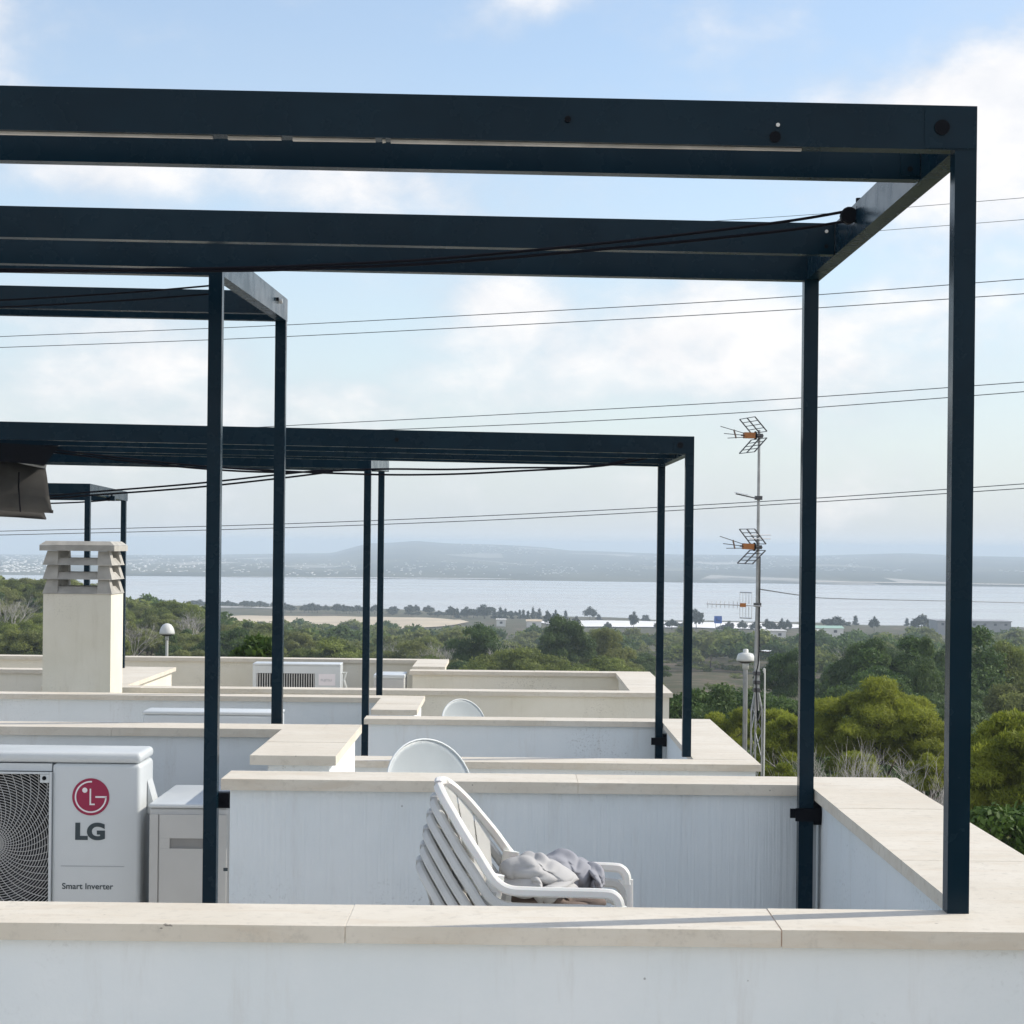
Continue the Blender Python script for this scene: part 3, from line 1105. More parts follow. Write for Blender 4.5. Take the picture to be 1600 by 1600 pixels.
# side cover with the pipe connection
vc = bmesh.new()
a_, b_, c_ = at(226, 1217, 9.42), at(243, 1250, 9.42), at(226, 1262, 9.42)
pr = [(xr_ + .002, a_.z), (b_.x, b_.z), (b_.x, b_.z - .04), (xr_ + .002, c_.z - .03)]
f0 = [vc.verts.new((x, 9.36, z_)) for x, z_ in pr]
f1 = [vc.verts.new((x, 9.49, z_)) for x, z_ in pr]
vc.faces.new(f0)
vc.faces.new(f1[::-1])
for i in range(4):
    vc.faces.new((f0[i], f1[i], f1[(i + 1) % 4], f0[(i + 1) % 4]))
bmesh.ops.recalc_face_normals(vc, faces=vc.faces)
obj('valve_cover', vc, M_ACW, ac, .004)
obj('pipe', T([(xr_ + .03, 9.40, c_.z - .02), (xr_ + .035, 9.40, c_.z - .20), (xr_ + .03, 9.40, -2.05)], .022, 8), M_BLACK, ac)
obj('foot', B(xl_ + .1, xr_ - .1, DA + .02, DA + .30, -2.123, zbt - .001), M_ACD, ac)

# second unit, turned so that its end faces the camera
D2 = 9.1
ac2 = thing('air_conditioner', 'smaller grey air conditioner seen end on with a handle slot, behind the left pergola post', 'air conditioner', (-1.5, 9.5, -2.123))
x0, x1 = at(231, 1380, D2).x, -1.335
zt2 = at(240, 1256, D2).z
smooth_obj('body', rbox(x0, x1, D2 + .012, D2 + .72, -2.07, zt2 - .022, .014, 3), M_ACG, ac2)
smooth_obj('lid', rbox(x0 - .003, x1 + .003, D2 + .006, D2 + .726, zt2 - .021, zt2, .010, 3), M_ACW, ac2)
pnl = bmesh.new()
xa, xb_ = x0 + .052, x1 - .004
za, zb_ = -2.12, zt2 - .05
zh1, zh0 = at(290, 1310, D2).z, at(290, 1326, D2).z
hx0, hx1 = at(265, 1318, D2).x, at(319, 1318, D2).x
box(pnl, xa, xb_, D2, D2 + .011, zh1, zb_)
box(pnl, xa, xb_, D2, D2 + .011, za, zh0)
box(pnl, xa, hx0, D2 + .0003, D2 + .0112, zh0 + .0005, zh1 - .0005)
box(pnl, hx1, xb_, D2 + .0003, D2 + .0112, zh0 + .0005, zh1 - .0005)
obj('end_panel', pnl, M_ACG, ac2)
obj('panel_edge', B(x0 + .006, x0 + .045, D2 + .003, D2 + .0115, -2.12, zb_), M_ACG, ac2, .003)
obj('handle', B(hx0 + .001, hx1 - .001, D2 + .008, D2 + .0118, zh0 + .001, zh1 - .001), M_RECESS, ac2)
obj('warning_label', B(at(349, 1360, D2).x, at(356, 1360, D2).x, D2 - .0012, D2 - .0003, at(350, 1361, D2).z, at(350, 1356, D2).z), M_PRD, ac2)
obj('foot', B(x0 + .03, x1 - .03, D2 + .06, D2 + .66, -2.123, -2.071), M_ACD, ac2)

# units on the two farther terraces
D3 = 16.9
ac3 = thing('air_conditioner', 'long pale grey air conditioner whose top just clears the second white wall', 'air conditioner', (-2.4, 17.1, -2.588))
pa, pb = at(223, 1111, D3), at(437, 1111, D3)
smooth_obj('body', rbox(pa.x, pb.x, D3, D3 + .36, pa.z - .85, pa.z - .03, .02, 3), M_ACW, ac3)
smooth_obj('lid', rbox(pa.x - .004, pb.x + .004, D3 - .004, D3 + .364, pa.z - .0295, pa.z, .012, 3), M_ACW, ac3)
obj('foot', B(pa.x + .1, pb.x - .1, D3 + .03, D3 + .33, -2.588, pa.z - .851), M_ACD, ac3)
D4 = 24.6
ac4 = thing('air_conditioner', 'white air conditioner with a dark slatted grille on the beige terrace', 'air conditioner', (-2.588, 24.8, -2.659))
pa, pb = at(395, 1036.5, D4), at(532, 1038, D4)
zt4 = pb.z + .005
gl, gr_, gt = at(401, 1052, D4).x, at(492, 1052, D4).x, at(440, 1052, D4).z
bm = bmesh.new()
box(bm, gr_, pb.x, D4, D4 + .35, zt4 - .8, zt4 - .03)
box(bm, pa.x, gl, D4, D4 + .35, zt4 - .8, zt4 - .03)
box(bm, gl + .0005, gr_ - .0005, D4 + .001, D4 + .349, gt, zt4 - .031)
obj('body', bm, M_ACW, ac4)
smooth_obj('lid', rbox(pa.x - .004, pb.x + .004, D4 - .004, D4 + .354, zt4 - .0295, zt4, .012, 3), M_ACW, ac4)
obj('fan_chamber', B(gl + .001, gr_ - .001, D4 + .2, D4 + .3, zt4 - .8, gt - .001), M_ACD, ac4)
for i in range(24):
    x = gl + .012 + i * (gr_ - gl - .024) / 23
    obj('grille_bar', B(x - .006, x + .006, D4 - .004, D4 + .012, zt4 - .79, gt - .004), M_GRILL, ac4)
pn = obj('name_plate', B(at(498, 1055, D4).x, at(524, 1055, D4).x, D4 - .004, D4 - .0005, at(510, 1071, D4).z, at(510, 1053, D4).z), M_PRW, ac4)
lo = link('lettering', text_mesh('FUJITSU', .042, at(501, 1064, D4).x, D4 - .005, at(501, 1064.5, D4).z, .0), M_PRG, pn)
obj('pipe', T([(pb.x + .004, D4 + .2, zt4 - .13), (pb.x + .06, D4 + .2, zt4 - .12), (pb.x + .03, D4 + .2, zt4 - .22), (pb.x + .085, D4 + .2, zt4 - .4), (pb.x + .06, D4 + .2, zt4 - .8)], .016, 6), M_LAMP, ac4)
obj('foot', B(pa.x + .1, pb.x - .1, D4 + .03, D4 + .32, -2.659, zt4 - .801), M_ACD, ac4)
D5 = 24.0
ac5 = thing('air_conditioner', 'small grey air conditioner half hidden behind the slim post pair on the beige terrace', 'air conditioner', (-1.5, 24.2, -2.659))
pa, pb = at(584, 1054, D5), at(632, 1054, D5)
smooth_obj('body', rbox(pa.x, pb.x, D5, D5 + .6, -2.659, pa.z - .05, .012, 3), M_ACG, ac5)
smooth_obj('lid', rbox(pa.x - .004, pb.x + .004, D5 - .004, D5 + .604, pa.z - .0495, pa.z, .010, 3), M_ACW, ac5)


# ------------------------------------------------------------------ satellite dishes
def dish(label, px, py, rpx, d, zfloor):
    c = at(px, py, d)
    R = rpx * d / F
    t = thing('satellite_dish', label, 'satellite dish', (c.x, c.y, zfloor), 'satellite dishes on the roof terraces')
    bm = bmesh.new()
    rings = []
    nrm = Vector((.60, -.74, .30)).normalized()
    s = nrm.cross(Vector((0, 0, 1))).normalized()
    q = s.cross(nrm).normalized()
    k = 40
    for i in range(9):
        rr = R * i / 8
        dep = -.16 * R * (1 - (i / 8) ** 2)
        if i == 0:
            rings.append([bm.verts.new(c + nrm * dep)])
        else:
            rings.append([bm.verts.new(c + nrm * dep + s * (rr * 1.08 * math.cos(2 * PI * j / k)) + q * (rr * math.sin(2 * PI * j / k))) for j in range(k)])
    for j in range(k):
        bm.faces.new((rings[0][0], rings[1][j], rings[1][(j + 1) % k]))
    for a, b in zip(rings[1:], rings[2:]):
        for j in range(k):
            bm.faces.new((a[j], b[j], b[(j + 1) % k], a[(j + 1) % k]))
    rim = [v.co.copy() for v in rings[-1]]
    bmesh.ops.solidify(bm, geom=list(bm.faces), thickness=.006)
    obj('reflector', bm, M_DISH, t, smooth=True)
    obj('rim', T(rim + rim[:1], .004 + R * .007, 6), M_DISH, t, smooth=True)
    tip = c + nrm * R * 1.05 - q * R * .55
    obj('feed_arm', T([c - q * R * .96, c - q * R * 1.0 + nrm * R * .4, tip], .009, 6), M_GALV, t)
    obj('feed_horn', T([tip - nrm * .05, tip + nrm * .03], .022, 8), M_DISH, t)
    obj('pole', T([(c.x - nrm.x * .09, c.y - nrm.y * .09, zfloor), (c.x - nrm.x * .09, c.y - nrm.y * .09, c.z + R * .2)], .02, 8), M_GALV, t)
    return t


dish('larger pale satellite dish whose upper arc shows just behind the near rear wall', 672, 1229, 75.5, 11.5, -2.123)
dish('smaller pale satellite dish peeking over the lower white wall before the beige house', 725, 1131, 39.5, 19.4, -2.588)

# ------------------------------------------------------------------ stacked chairs
CH = thing('stacking_chair', 'top white plastic armchair of the stack, holding the grey cloth bundles', 'chair', (0, 0, 0), 'white plastic chairs in one stack')


def band(bm, pts, w, h, up=None):
    """flat bar through pts, w across (outwards) and h tall, rounded corners"""
    pts = [Vector(p) for p in pts]
    rings = []
    prof = [(-.5, -.5 + .18), (-.5 + .25, -.5), (.5 - .25, -.5), (.5, -.5 + .18), (.5, .5 - .25), (.5 - .25, .5), (-.5 + .25, .5), (-.5, .5 - .25)]
    for i, p in enumerate(pts):
        t = (pts[min(len(pts) - 1, i + 1)] - pts[max(0, i - 1)]).normalized()
        side = Vector((0, 1, 0)) - t * t.y
        if side.length < .3:
            side = Vector((-1, 0, 0)) - t * t.dot(Vector((-1, 0, 0)))
        side.normalize()
        n = t.cross(side).normalized()
        rings.append([bm.verts.new(p + side * (a * w) + n * (b * h)) for a, b in prof])
    k = len(prof)
    for a, b in zip(rings, rings[1:]):
        for j in range(k):
            bm.faces.new((a[j], a[(j + 1) % k], b[(j + 1) % k], b[j]))
    bm.faces.new(rings[0][::-1])
    bm.faces.new(rings[-1])
    bmesh.ops.recalc_face_normals(bm, faces=bm.faces)
    return bm


# the rim: near arm front -> arm -> bend -> back edge -> apex (mirrored)
RIM = [(.315, .265, .585), (.312, .268, .618), (.295, .270, .640), (.26, .271, .647), (.12, .273, .647), (.0, .275, .647), (-.06, .276, .650), (-.10, .275, .667), (-.132, .272, .70),
       (-.178, .256, .765), (-.226, .230, .828), (-.272, .192, .890), (-.314, .142, .942), (-.342, .078, .974), (-.352, .0, .984)]
half = path(RIM, 4)
full = half + [Vector((p.x, -p.y, p.z)) for p in reversed(half[:-1])]
smooth_obj('arm_rim', band(bmesh.new(), full, .030, .033), M_CHAIR, CH)
# back shell: seven broad slats that fan out from the seat to the rim
arc = [p for p in full if p.x < -.115]
acc_ = [0.0]
for p_, q_ in zip(arc, arc[1:]):
    acc_.append(acc_[-1] + (q_ - p_).length)


def on_arc(u):
    d_ = (1 - u) / 2 * acc_[-1]
    for i_ in range(len(arc) - 1):
        if d_ <= acc_[i_ + 1]:
            return arc[i_].lerp(arc[i_ + 1], (d_ - acc_[i_]) / max(1e-6, acc_[i_ + 1] - acc_[i_]))
    return arc[-1]


for k in range(7):
    u0, u1 = .74 * (-1 + k * 2 / 7 + .014), .74 * (-1 + (k + 1) * 2 / 7 - .014)
    bm = bmesh.new()
    rows = []
    for i in range(9):
        t = i / 8
        row = []
        for u in (u0, (u0 + u1) / 2, u1):
            lo_ = Vector((-.085 - .035 * (1 - u * u), .205 * u, .40))
            hi_ = on_arc(u)
            p_ = lo_.lerp(hi_, t)
            p_.x -= .030 * math.sin(PI * t) * (1 - .6 * u * u)
            row.append(bm.verts.new(p_))
        rows.append(row)
    for r0_, r1_ in zip(rows, rows[1:]):
        for j in range(2):
            bm.faces.new((r0_[j], r0_[j + 1], r1_[j + 1], r1_[j]))
    bmesh.ops.solidify(bm, geom=list(bm.faces), thickness=.006)
    smooth_obj('back_slat', bm, M_CHAIR, CH)
bm = B(-.12, .27, -.22, .22, .395, .415)
bmesh.ops.bevel(bm, geom=[e for e in bm.edges], offset=.009, segments=2, affect='EDGES')
obj('seat', bm, M_CHAIR, CH)
for s in (-1, 1):
    bm = bmesh.new()
    pts = [(.318, s * .262, .60), (.31, s * .258, .40), (.325, s * .266, .0)]
    band(bm, [(.310, s * .268, .605), (.312, s * .262, .42), (.318, s * .268, .20), (.330, s * .275, .0)], .03, .055)
    smooth_obj('leg', bm, M_CHAIR, CH)
    bm = bmesh.new()
    band(bm, [(-.115, s * .255, .70), (-.15, s * .245, .45), (-.20, s * .25, .22), (-.27, s * .262, .0)], .03, .06)
    smooth_obj('leg', bm, M_CHAIR, CH)

ctr = at(880, 1385, 6.87)
zfloor = -2.2
# top chair: arm top at about photo row 1384
zt0 = at(880, 1384, 6.6).z - .668
xc = at(850, 1384, 6.85).x - .030
CH.location = (xc, 6.87, zt0)
CH.rotation_euler = (0, 0, math.radians(-6))
BASE[CH] = Vector((0, 0, 0))
ords = ['second white plastic chair down the stack, with a yellow glow along its edge', 'third white plastic chair down the stack', 'fourth white plastic chair down the stack', 'fifth white plastic chair down the stack', 'bottom white plastic chair of the stack, standing on the floor']
# the stack rests on the floor: six chairs nest
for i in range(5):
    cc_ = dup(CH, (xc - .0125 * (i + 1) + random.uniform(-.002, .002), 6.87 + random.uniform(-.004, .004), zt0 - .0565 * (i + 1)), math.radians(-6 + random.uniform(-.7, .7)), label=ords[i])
    for c_ in cc_.children:      # shade on the lower chairs is put into a greyer plastic colour
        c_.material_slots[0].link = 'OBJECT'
        c_.material_slots[0].material = M_CHAIR_SHADE



# ------------------------------------------------------------------ cloth bundles on the top chair
def bundle(name, label, mat, ctrl, d, thick, seed, cat='cushion'):
    """a soft folded bundle: an outline of measured points, given depth, sagging and folds"""
    rnd = random.Random(seed)
    bm = bmesh.new()
    bmesh.ops.create_icosphere(bm, subdivisions=5, radius=1.0)
    n = len(ctrl)
    cx_, cy_ = sum(p[0] for p in ctrl) / n, sum(p[1] for p in ctrl) / n
    angs = sorted([(math.atan2(-(p[1] - cy_), p[0] - cx_), math.hypot(p[0] - cx_, p[1] - cy_)) for p in ctrl])
    ph = [rnd.uniform(0, 6) for _ in range(8)]
    tab = [(angs[-1][0] - 2 * PI, angs[-1][1])] + angs + [(angs[0][0] + 2 * PI, angs[0][1])]
    for v in bm.verts:
        x, y, z = v.co
        rxy = math.hypot(x, z)
        a = math.atan2(z, x)
        R = lerp_table(tab, a)
        f = rxy ** .8
        f *= 1 + .02 * math.sin(5 * a + ph[0] + 2 * y)
        p = at(cx_ + math.cos(a) * R * f, cy_ - math.sin(a) * R * f, d)
        w1 = math.sin(3.1 * x + 2.6 * z + ph[2] + .8 * math.sin(2 * z + ph[3]))
        w2 = math.sin(6.3 * z - 2.4 * x + ph[3])
        fold = .11 * (abs(w1) ** .6 * 2 - 1) + .05 * (abs(w2) ** .7 * 2 - 1)
        p.y = d + y * thick * (1 + fold)
        p.z += .007 * math.sin(5 * y + 4 * x + ph[6])
        v.co = p
    base = at(cx_, max(p[1] for p in ctrl), d)
    me = bpy.data.meshes.new(name)
    bm.to_mesh(me)
    bm.free()
    me.polygons.foreach_set('use_smooth', [True] * len(me.polygons))
    o = bpy.data.objects.new(name, me)
    COL.objects.link(o)
    me.materials.append(mat)
    if cat:
        tag(o, label, cat)
    return o


cc = bundle('cushion_cover', 'light grey cloth bundle with a pointed end, nearest on the top chair seat', M_CLOTH,
       [(779, 1354), (788, 1346), (808, 1340), (836, 1338), (860, 1344), (884, 1356), (898, 1365), (907, 1372), (893, 1376), (850, 1377), (800, 1374), (781, 1366)], 6.80, .13, 3)
fl = bundle('lower_fold', '', M_CLOTH, [(777, 1374), (800, 1367), (850, 1373), (890, 1376), (906, 1373), (905, 1386), (880, 1394), (830, 1397), (795, 1395), (780, 1386)], 6.78, .14, 8, None)
fl.parent = cc
bundle('folded_cloth', 'blue grey folded cloth piled behind the light bundle on the top chair', M_CLOTH2,
       [(842, 1344), (862, 1335), (889, 1331), (903, 1341), (925, 1351), (928, 1372), (922, 1396), (890, 1402), (850, 1390)], 6.99, .12, 11)
f2 = bundle('loose_end', '', M_CLOTH2, [(918, 1352), (930, 1351), (941, 1357), (944, 1372), (941, 1386), (936, 1398), (926, 1396), (928, 1372)], 6.95, .09, 12, None)
f2.parent = [o_ for o_ in COL.objects if o_.name == 'folded_cloth'][0]
bundle('brown_cloth', 'brown grey cloth tucked under the arm of the top chair', M_BROWN,
       [(800, 1396), (850, 1393), (900, 1393), (945, 1396), (948, 1412), (900, 1420), (830, 1420), (800, 1412)], 6.80, .12, 5)


# ------------------------------------------------------------------ antenna mast and street lamps
DM = 30.0
mx = at(1186, 700, DM).x
am = thing('antenna_mast', 'tall thin antenna mast with three orange television aerials rising from a lattice base', 'antenna mast', (mx, DM, -9.2))
mz = lambda y: at(1185, y, DM).z
obj('pole', T([(mx, DM, mz(1110)), (mx, DM, mz(1020)), (mx, DM, mz(940)), (mx, DM, mz(672))], [.045, .042, .028, .020], 8), M_GALV, am)
lt = bmesh.new()
cors = [(-.085, -.06), (.085, -.06), (0, .09)]
zb0, zb1 = -9.2, mz(1080)
for dx, dy in cors:
    tube(lt, [(mx + dx * 1.15, DM + dy, zb0), (mx + dx, DM + dy, zb1 - .3), (mx + dx * .2, DM + dy * .2, zb1 + .05)], .016, 6)
z = zb0
k = 0
while z < zb1 - .5:
    for i in range(3):
        a, b = cors[i], cors[(i + 1) % 3]
        if k % 2:
            a, b = b, a
        tube(lt, [(mx + a[0], DM + a[1], z), (mx + b[0], DM + b[1], z + .42)], .007, 4)
    z += .42
    k += 1
obj('lattice', lt, M_GALV, am)
obj('cable', T(path([(mx + .10, DM - .06, zb0), (mx + .12, DM - .07, mz(1120)), (mx + .11, DM - .05, mz(1050)), (mx + .10, DM - .05, mz(1048))]), .014, 6), M_LAMP, am)
obj('cable', T(path([(mx + .02, DM - .08, mz(1130)), (mx - .02, DM - .07, mz(1060)), (mx + .02, DM - .06, mz(1030)), (mx + .03, DM - .03, mz(960)), (mx + .03, DM - .03, mz(870))]), .010, 6), M_BLACK, am)
for yy in (1052, 1066, 945, 855, 681, 778, 1078):
    obj('clamp', B(mx - .055, mx + .055, DM - .055, DM + .055, mz(yy) - .03, mz(yy) + .03), M_ROD, am, .008, 1)


def corner_antenna(yy, flip=0.0, gap=0.0):
    zc = mz(yy)
    Rz = Matrix.Translation((mx, DM, zc)) @ Matrix.Rotation(math.radians(14), 4, 'Z') @ Matrix.Rotation(math.radians(flip), 4, 'Y')
    tr = lambda p: Rz @ Vector(p)
    bm = bmesh.new()
    tube(bm, [tr((.05, -.05, 0)), tr((-.32, -.05, .0))], .014, 6)
    an = obj('aerial', bm, M_ROD, am)
    for s in (1, -1):
        g_ = bmesh.new()
        y0, y1 = -.38, .28
        hx, hz_ = -.02, s * .05
        tx, tz = -.22, s * .27
        for fy in (0, .5, 1):
            yv = y0 + (y1 - y0) * fy
            tube(g_, [tr((hx, yv, hz_)), tr((tx, yv, tz))], .011, 5)
        for ft in (0, .25, .5, .75, 1):
            tube(g_, [tr((hx + (tx - hx) * ft, y0, hz_ + (tz - hz_) * ft)), tr((hx + (tx - hx) * ft, y1, hz_ + (tz - hz_) * ft))], .006, 4)
        obj('reflector', g_, M_ROD, an)
    o_ = bmesh.new()
    box(o_, -.27, -.10, -.10, 0.0, -.045, .045)
    for v in o_.verts:
        v.co = tr(v.co)
    obj('dipole_box', o_, M_ORANGE, an, .012, 2)
    r_ = bmesh.new()
    pts = [tr((-.085 + 0 * i, -.06 + .045 * math.cos(i * PI / 8), .055 * math.sin(i * PI / 8))) for i in range(17)]
    tube(r_, pts, .014, 6)
    obj('dipole_loop', r_, M_BLACK, an)
    d_ = bmesh.new()
    tube(d_, [tr((-.26, -.05, .03)), tr((-.66, -.05, .13))], .006, 5)
    tube(d_, [tr((-.26, -.05, 0)), tr((-.60, -.05, .02))], .006, 5)
    tube(d_, [tr((-.26, -.05, -.03)), tr((-.54, -.05, -.05))], .006, 5)
    obj('director', d_, M_ROD, an)
    obj('director_spacer', tube(bmesh.new(), [tr((-.44, -.05, .085)), tr((-.42, -.05, .02)), tr((-.40, -.05, -.05))], .014, 6), M_BROWN, an)


corner_antenna(681)
corner_antenna(855, 3)
# long yagi
zc = mz(946)
bm = tube(bmesh.new(), [(mx + .06, DM - .06, zc - .01), (mx - .80, DM - .06, zc + .02)], .009, 6)
ya = obj('aerial', bm, M_ROD2, am)
el_ = bmesh.new()
for i in range(8):
    x = mx - .78 + i * .066
    tube(el_, [(x, DM - .06, zc - .045), (x, DM - .06, zc + .065)], .005, 4)
obj('director', el_, M_ROD2, ya)
obj('dipole_box', B(mx - .28, mx - .19, DM - .10, DM - .03, zc - .025, zc + .035), M_ORANGE, ya, .008, 2)
rf_ = bmesh.new()
for s in (1, -1):
    for k_ in range(5):
        x = mx - .10 - .040 * k_
        tube(rf_, [(x, DM - .10 + .05 * k_, zc + s * .02), (x, DM - .10 + .05 * k_, zc + s * .20)], .005, 4)
    tube(rf_, [(mx - .10, DM - .10, zc + s * .20), (mx - .26, DM + .10, zc + s * .20)], .009, 4)
obj('reflector', rf_, M_ROD2, ya)
# small log aerial at the upper third and one near the lattice
for (yy, xs_, dz_) in ((779, -.29, .07), (1017, .15, -.02)):
    z_ = mz(yy)
    bm = tube(bmesh.new(), [(mx - .03 * (1 if xs_ < 0 else -1), DM - .05, z_), (mx + xs_ * 1.25, DM - .05, z_ + dz_)], .011, 6)
    a_ = obj('aerial', bm, M_ROD, am)
    e_ = bmesh.new()
    for f_ in (.55, .75, .95):
        X, Z = mx + xs_ * 1.25 * f_, z_ + dz_ * f_
        tube(e_, [(X - .05, DM - .15, Z + .02), (X + .05, DM + .05, Z + .02)], .006, 4)
    obj('director', e_, M_ROD2, a_)
z_ = mz(842)
e_ = bmesh.new()
for dz_ in (0, .06):
    tube(e_, [(mx - .14, DM - .1, z_ + dz_), (mx + .20, DM + .02, z_ + dz_ + .005)], .008, 5)
obj('aerial', e_, M_ROD2, am)


def lamp(label, px, ytop, ybot, wpx, d, low=False):
    c = at(px, ybot, d)
    R = wpx / 2 * d / F
    h = (ybot - ytop) * d / F
    t = thing('street_lamp', label, 'street lamp', (c.x, c.y, -9.3), 'mushroom street lamps beyond the roofs')
    rp = .042 if low else .035
    obj('pole', T([(c.x, c.y, -9.3), (c.x, c.y, c.z - .06), (c.x, c.y, c.z + .01)], [rp, rp * .95, rp * .9], 12), M_GALV if low else M_LAMP, t, smooth=True)
    obj('collar', lathe(bmesh.new(), [(rp * 1.3, c.z - .14), (rp * 1.3, c.z - .05), (rp * .9, c.z - .02)], c.x, c.y, 14), M_LAMP, t, smooth=True)
    if low:
        prof = [(R * .98, c.z + .002), (R, c.z + h * .12), (R * .93, c.z + h * .38), (R * .80, c.z + h * .60), (R * .5, c.z + h * .68), (R * .3, c.z + h * .70), (R * .28, c.z + h * .95), (R * .2, c.z + h)]
    else:
        prof = [(R, c.z + .002), (R * .99, c.z + h * .15), (R * .93, c.z + h * .38), (R * .80, c.z + h * .62), (R * .56, c.z + h * .86), (R * .25, c.z + h * .98), (R * .05, c.z + h)]
    obj('lamp_shade', lathe(bmesh.new(), prof, c.x, c.y, 24), M_LAMP, t, smooth=True)
    obj('diffuser', lathe(bmesh.new(), [(R * .45, c.z - h * .16), (R * .85, c.z - h * .02), (R * .9, c.z)], c.x, c.y, 20), M_LAMPD, t, smooth=True)


lamp('white dome street lamp on a thin pole beyond the beige house', 261, 974, 991, 24, 46)
lamp('flat topped grey street lamp standing right beside the antenna mast', 1165, 1014, 1033, 29, 33, True)


# ------------------------------------------------------------------ overhead wires
def wire(p, d, label, r=.014, run_on=True):
    if run_on:      # the wires run on well past the frame at both sides
        p, d = list(p), list(d)
        (xa, ya), (xb, yb) = p[-2], p[-1]
        p.append((2700, yb + (2700 - xb) * (yb - ya) / (xb - xa) * 1.1))
        d.append(d[-1] - 9)
        (xa, ya), (xb, yb) = p[0], p[1]
        p.insert(0, (-1100, ya + (-1100 - xa) * (yb - ya) / (xb - xa) * .7))
        d.insert(0, d[0] + 10)
    o = obj('power_line', T(path([at(x, y, dd) for (x, y), dd in zip(p, d)], 10), r, 5), M_WIRE)
    tag(o, label, 'power line', 'overhead power lines crossing the sky')
    return o


wire([(-200, 537), (0, 526), (400, 510), (800, 489), (1200, 466), (1600, 436), (1800, 420)], [78, 76, 72, 68, 64, 60, 58], 'upper wire of the pair crossing at the height of the left pergola beam')
wire([(-200, 550), (0, 543), (400, 528), (800, 508), (1200, 486), (1600, 459), (1800, 445)], [78, 76, 72, 68, 64, 60, 58], 'lower wire of the pair crossing at the height of the left pergola beam')
wire([(0, 690), (300, 674), (450, 665), (800, 647), (1200, 625), (1600, 597), (1800, 582)], [78, 76, 74, 70, 65, 60, 58], 'upper wire of the pair just above the middle pergola')
wire([(0, 701), (500, 676), (670, 669), (900, 659), (1200, 642), (1600, 612), (1800, 596)], [78, 74, 71, 68, 65, 60, 58], 'lower wire of the pair just above the middle pergola')
wire([(-200, 836), (0, 830), (400, 820), (800, 804), (1200, 783), (1600, 756), (1800, 741)], [78, 76, 72, 68, 64, 60, 58], 'upper wire of the lowest pair, passing above the hills')
wire([(-200, 840), (0, 836), (400, 826), (800, 811), (1200, 789), (1600, 763), (1800, 749)], [78, 76, 72, 68, 64, 60, 58], 'lower wire of the lowest pair, passing above the hills')
wire([(0, 406), (400, 391), (900, 361), (1060, 349), (1300, 333), (1600, 309), (1800, 292)], [78, 75, 70, 67, 64, 60, 58], 'thin wire high at the right behind the near pergola corner', .009)
wire([(0, 421), (400, 414), (800, 398), (1200, 374), (1380, 360), (1600, 343), (1800, 327)], [78, 75, 71, 66, 63, 60, 58], 'second thin wire at the right, just below the topmost one', .009)
wire([(1184, 920), (1200, 922.5), (1250, 930), (1300, 935), (1450, 938.5), (1600, 942), (2400, 962)], [30.03, 34, 45, 55, 65, 74, 90], 'slack wire hanging in front of the lake at the right', .012, False)


# ------------------------------------------------------------------ trees
def leaf_mesh(name, lobes, per_lobe, q, size, ratio, seed, core=.25, up=.35, flat=1.0):
    """crown of many small leaf faces: lobes are (x, y, z, r, rz); tint is stored per face"""
    g = np.random.default_rng(seed)
    C, Rr, TT = [], [], []
    for (x, y, z, r, rz) in lobes:
        n = max(4, int(per_lobe * (r / lobes[0][3]) ** 2))
        d = g.normal(size=(n, 3))
        d /= np.linalg.norm(d, axis=1)[:, None]
        low = d[:, 2] < -.25
        d[low, 2] *= -.6
        rad = np.where(g.random(n) < core, g.uniform(.3, .85, n), g.uniform(.82, 1.06, n))
        P = np.stack([x + d[:, 0] * r * rad, y + d[:, 1] * r * rad, z + d[:, 2] * rz * rad], 1)
        C.append(P)
        Rr.append(d)
        TT.append(np.clip(g.uniform(.08, .92) + g.normal(0, .2, n), 0, 1))
    C, D, TT = np.concatenate(C), np.concatenate(Rr), np.concatenate(TT)
    n = len(C)
    C = np.repeat(C, q, 0)
    D = np.repeat(D, q, 0)
    TT = np.repeat(TT, q, 0)
    m = n * q
    nn = D + g.normal(size=(m, 3)) * .48
    nn /= np.linalg.norm(nn, axis=1)[:, None]
    ax = g.normal(size=(m, 3)) + np.array([0, 0, up])
    ax -= nn * (ax * nn).sum(1)[:, None]
    ax /= np.linalg.norm(ax, axis=1)[:, None]
    pr = np.cross(nn, ax)
    C = C + D * (size * g.uniform(-.5, .5, m))[:, None]
    Ln = size * g.uniform(.65, 1.35, m)
    Wd = Ln * ratio
    a = C
    b = C + ax * (Ln * .5)[:, None] + pr * (Wd * .5)[:, None]
    c = C + ax * Ln[:, None]
    d_ = C + ax * (Ln * .5)[:, None] - pr * (Wd * .5)[:, None]
    V = np.stack([a, b, c, d_], 1).reshape(-1, 3)
    me = bpy.data.meshes.new(name)
    me.vertices.add(m * 4)
    me.vertices.foreach_set('co', V.ravel().astype(np.float32))
    me.loops.add(m * 4)
    me.loops.foreach_set('vertex_index', np.arange(m * 4, dtype=np.int32))
    me.polygons.add(m)
    me.polygons.foreach_set('loop_start', np.arange(0, m * 4, 4, dtype=np.int32))
    me.polygons.foreach_set('loop_total', np.full(m, 4, dtype=np.int32))
    me.update(calc_edges=True)
    at_ = me.attributes.new('tint', 'FLOAT', 'FACE')
    at_.data.foreach_set('value', np.clip(TT + g.normal(0, .08, m), 0, 1).astype(np.float32))
    return me


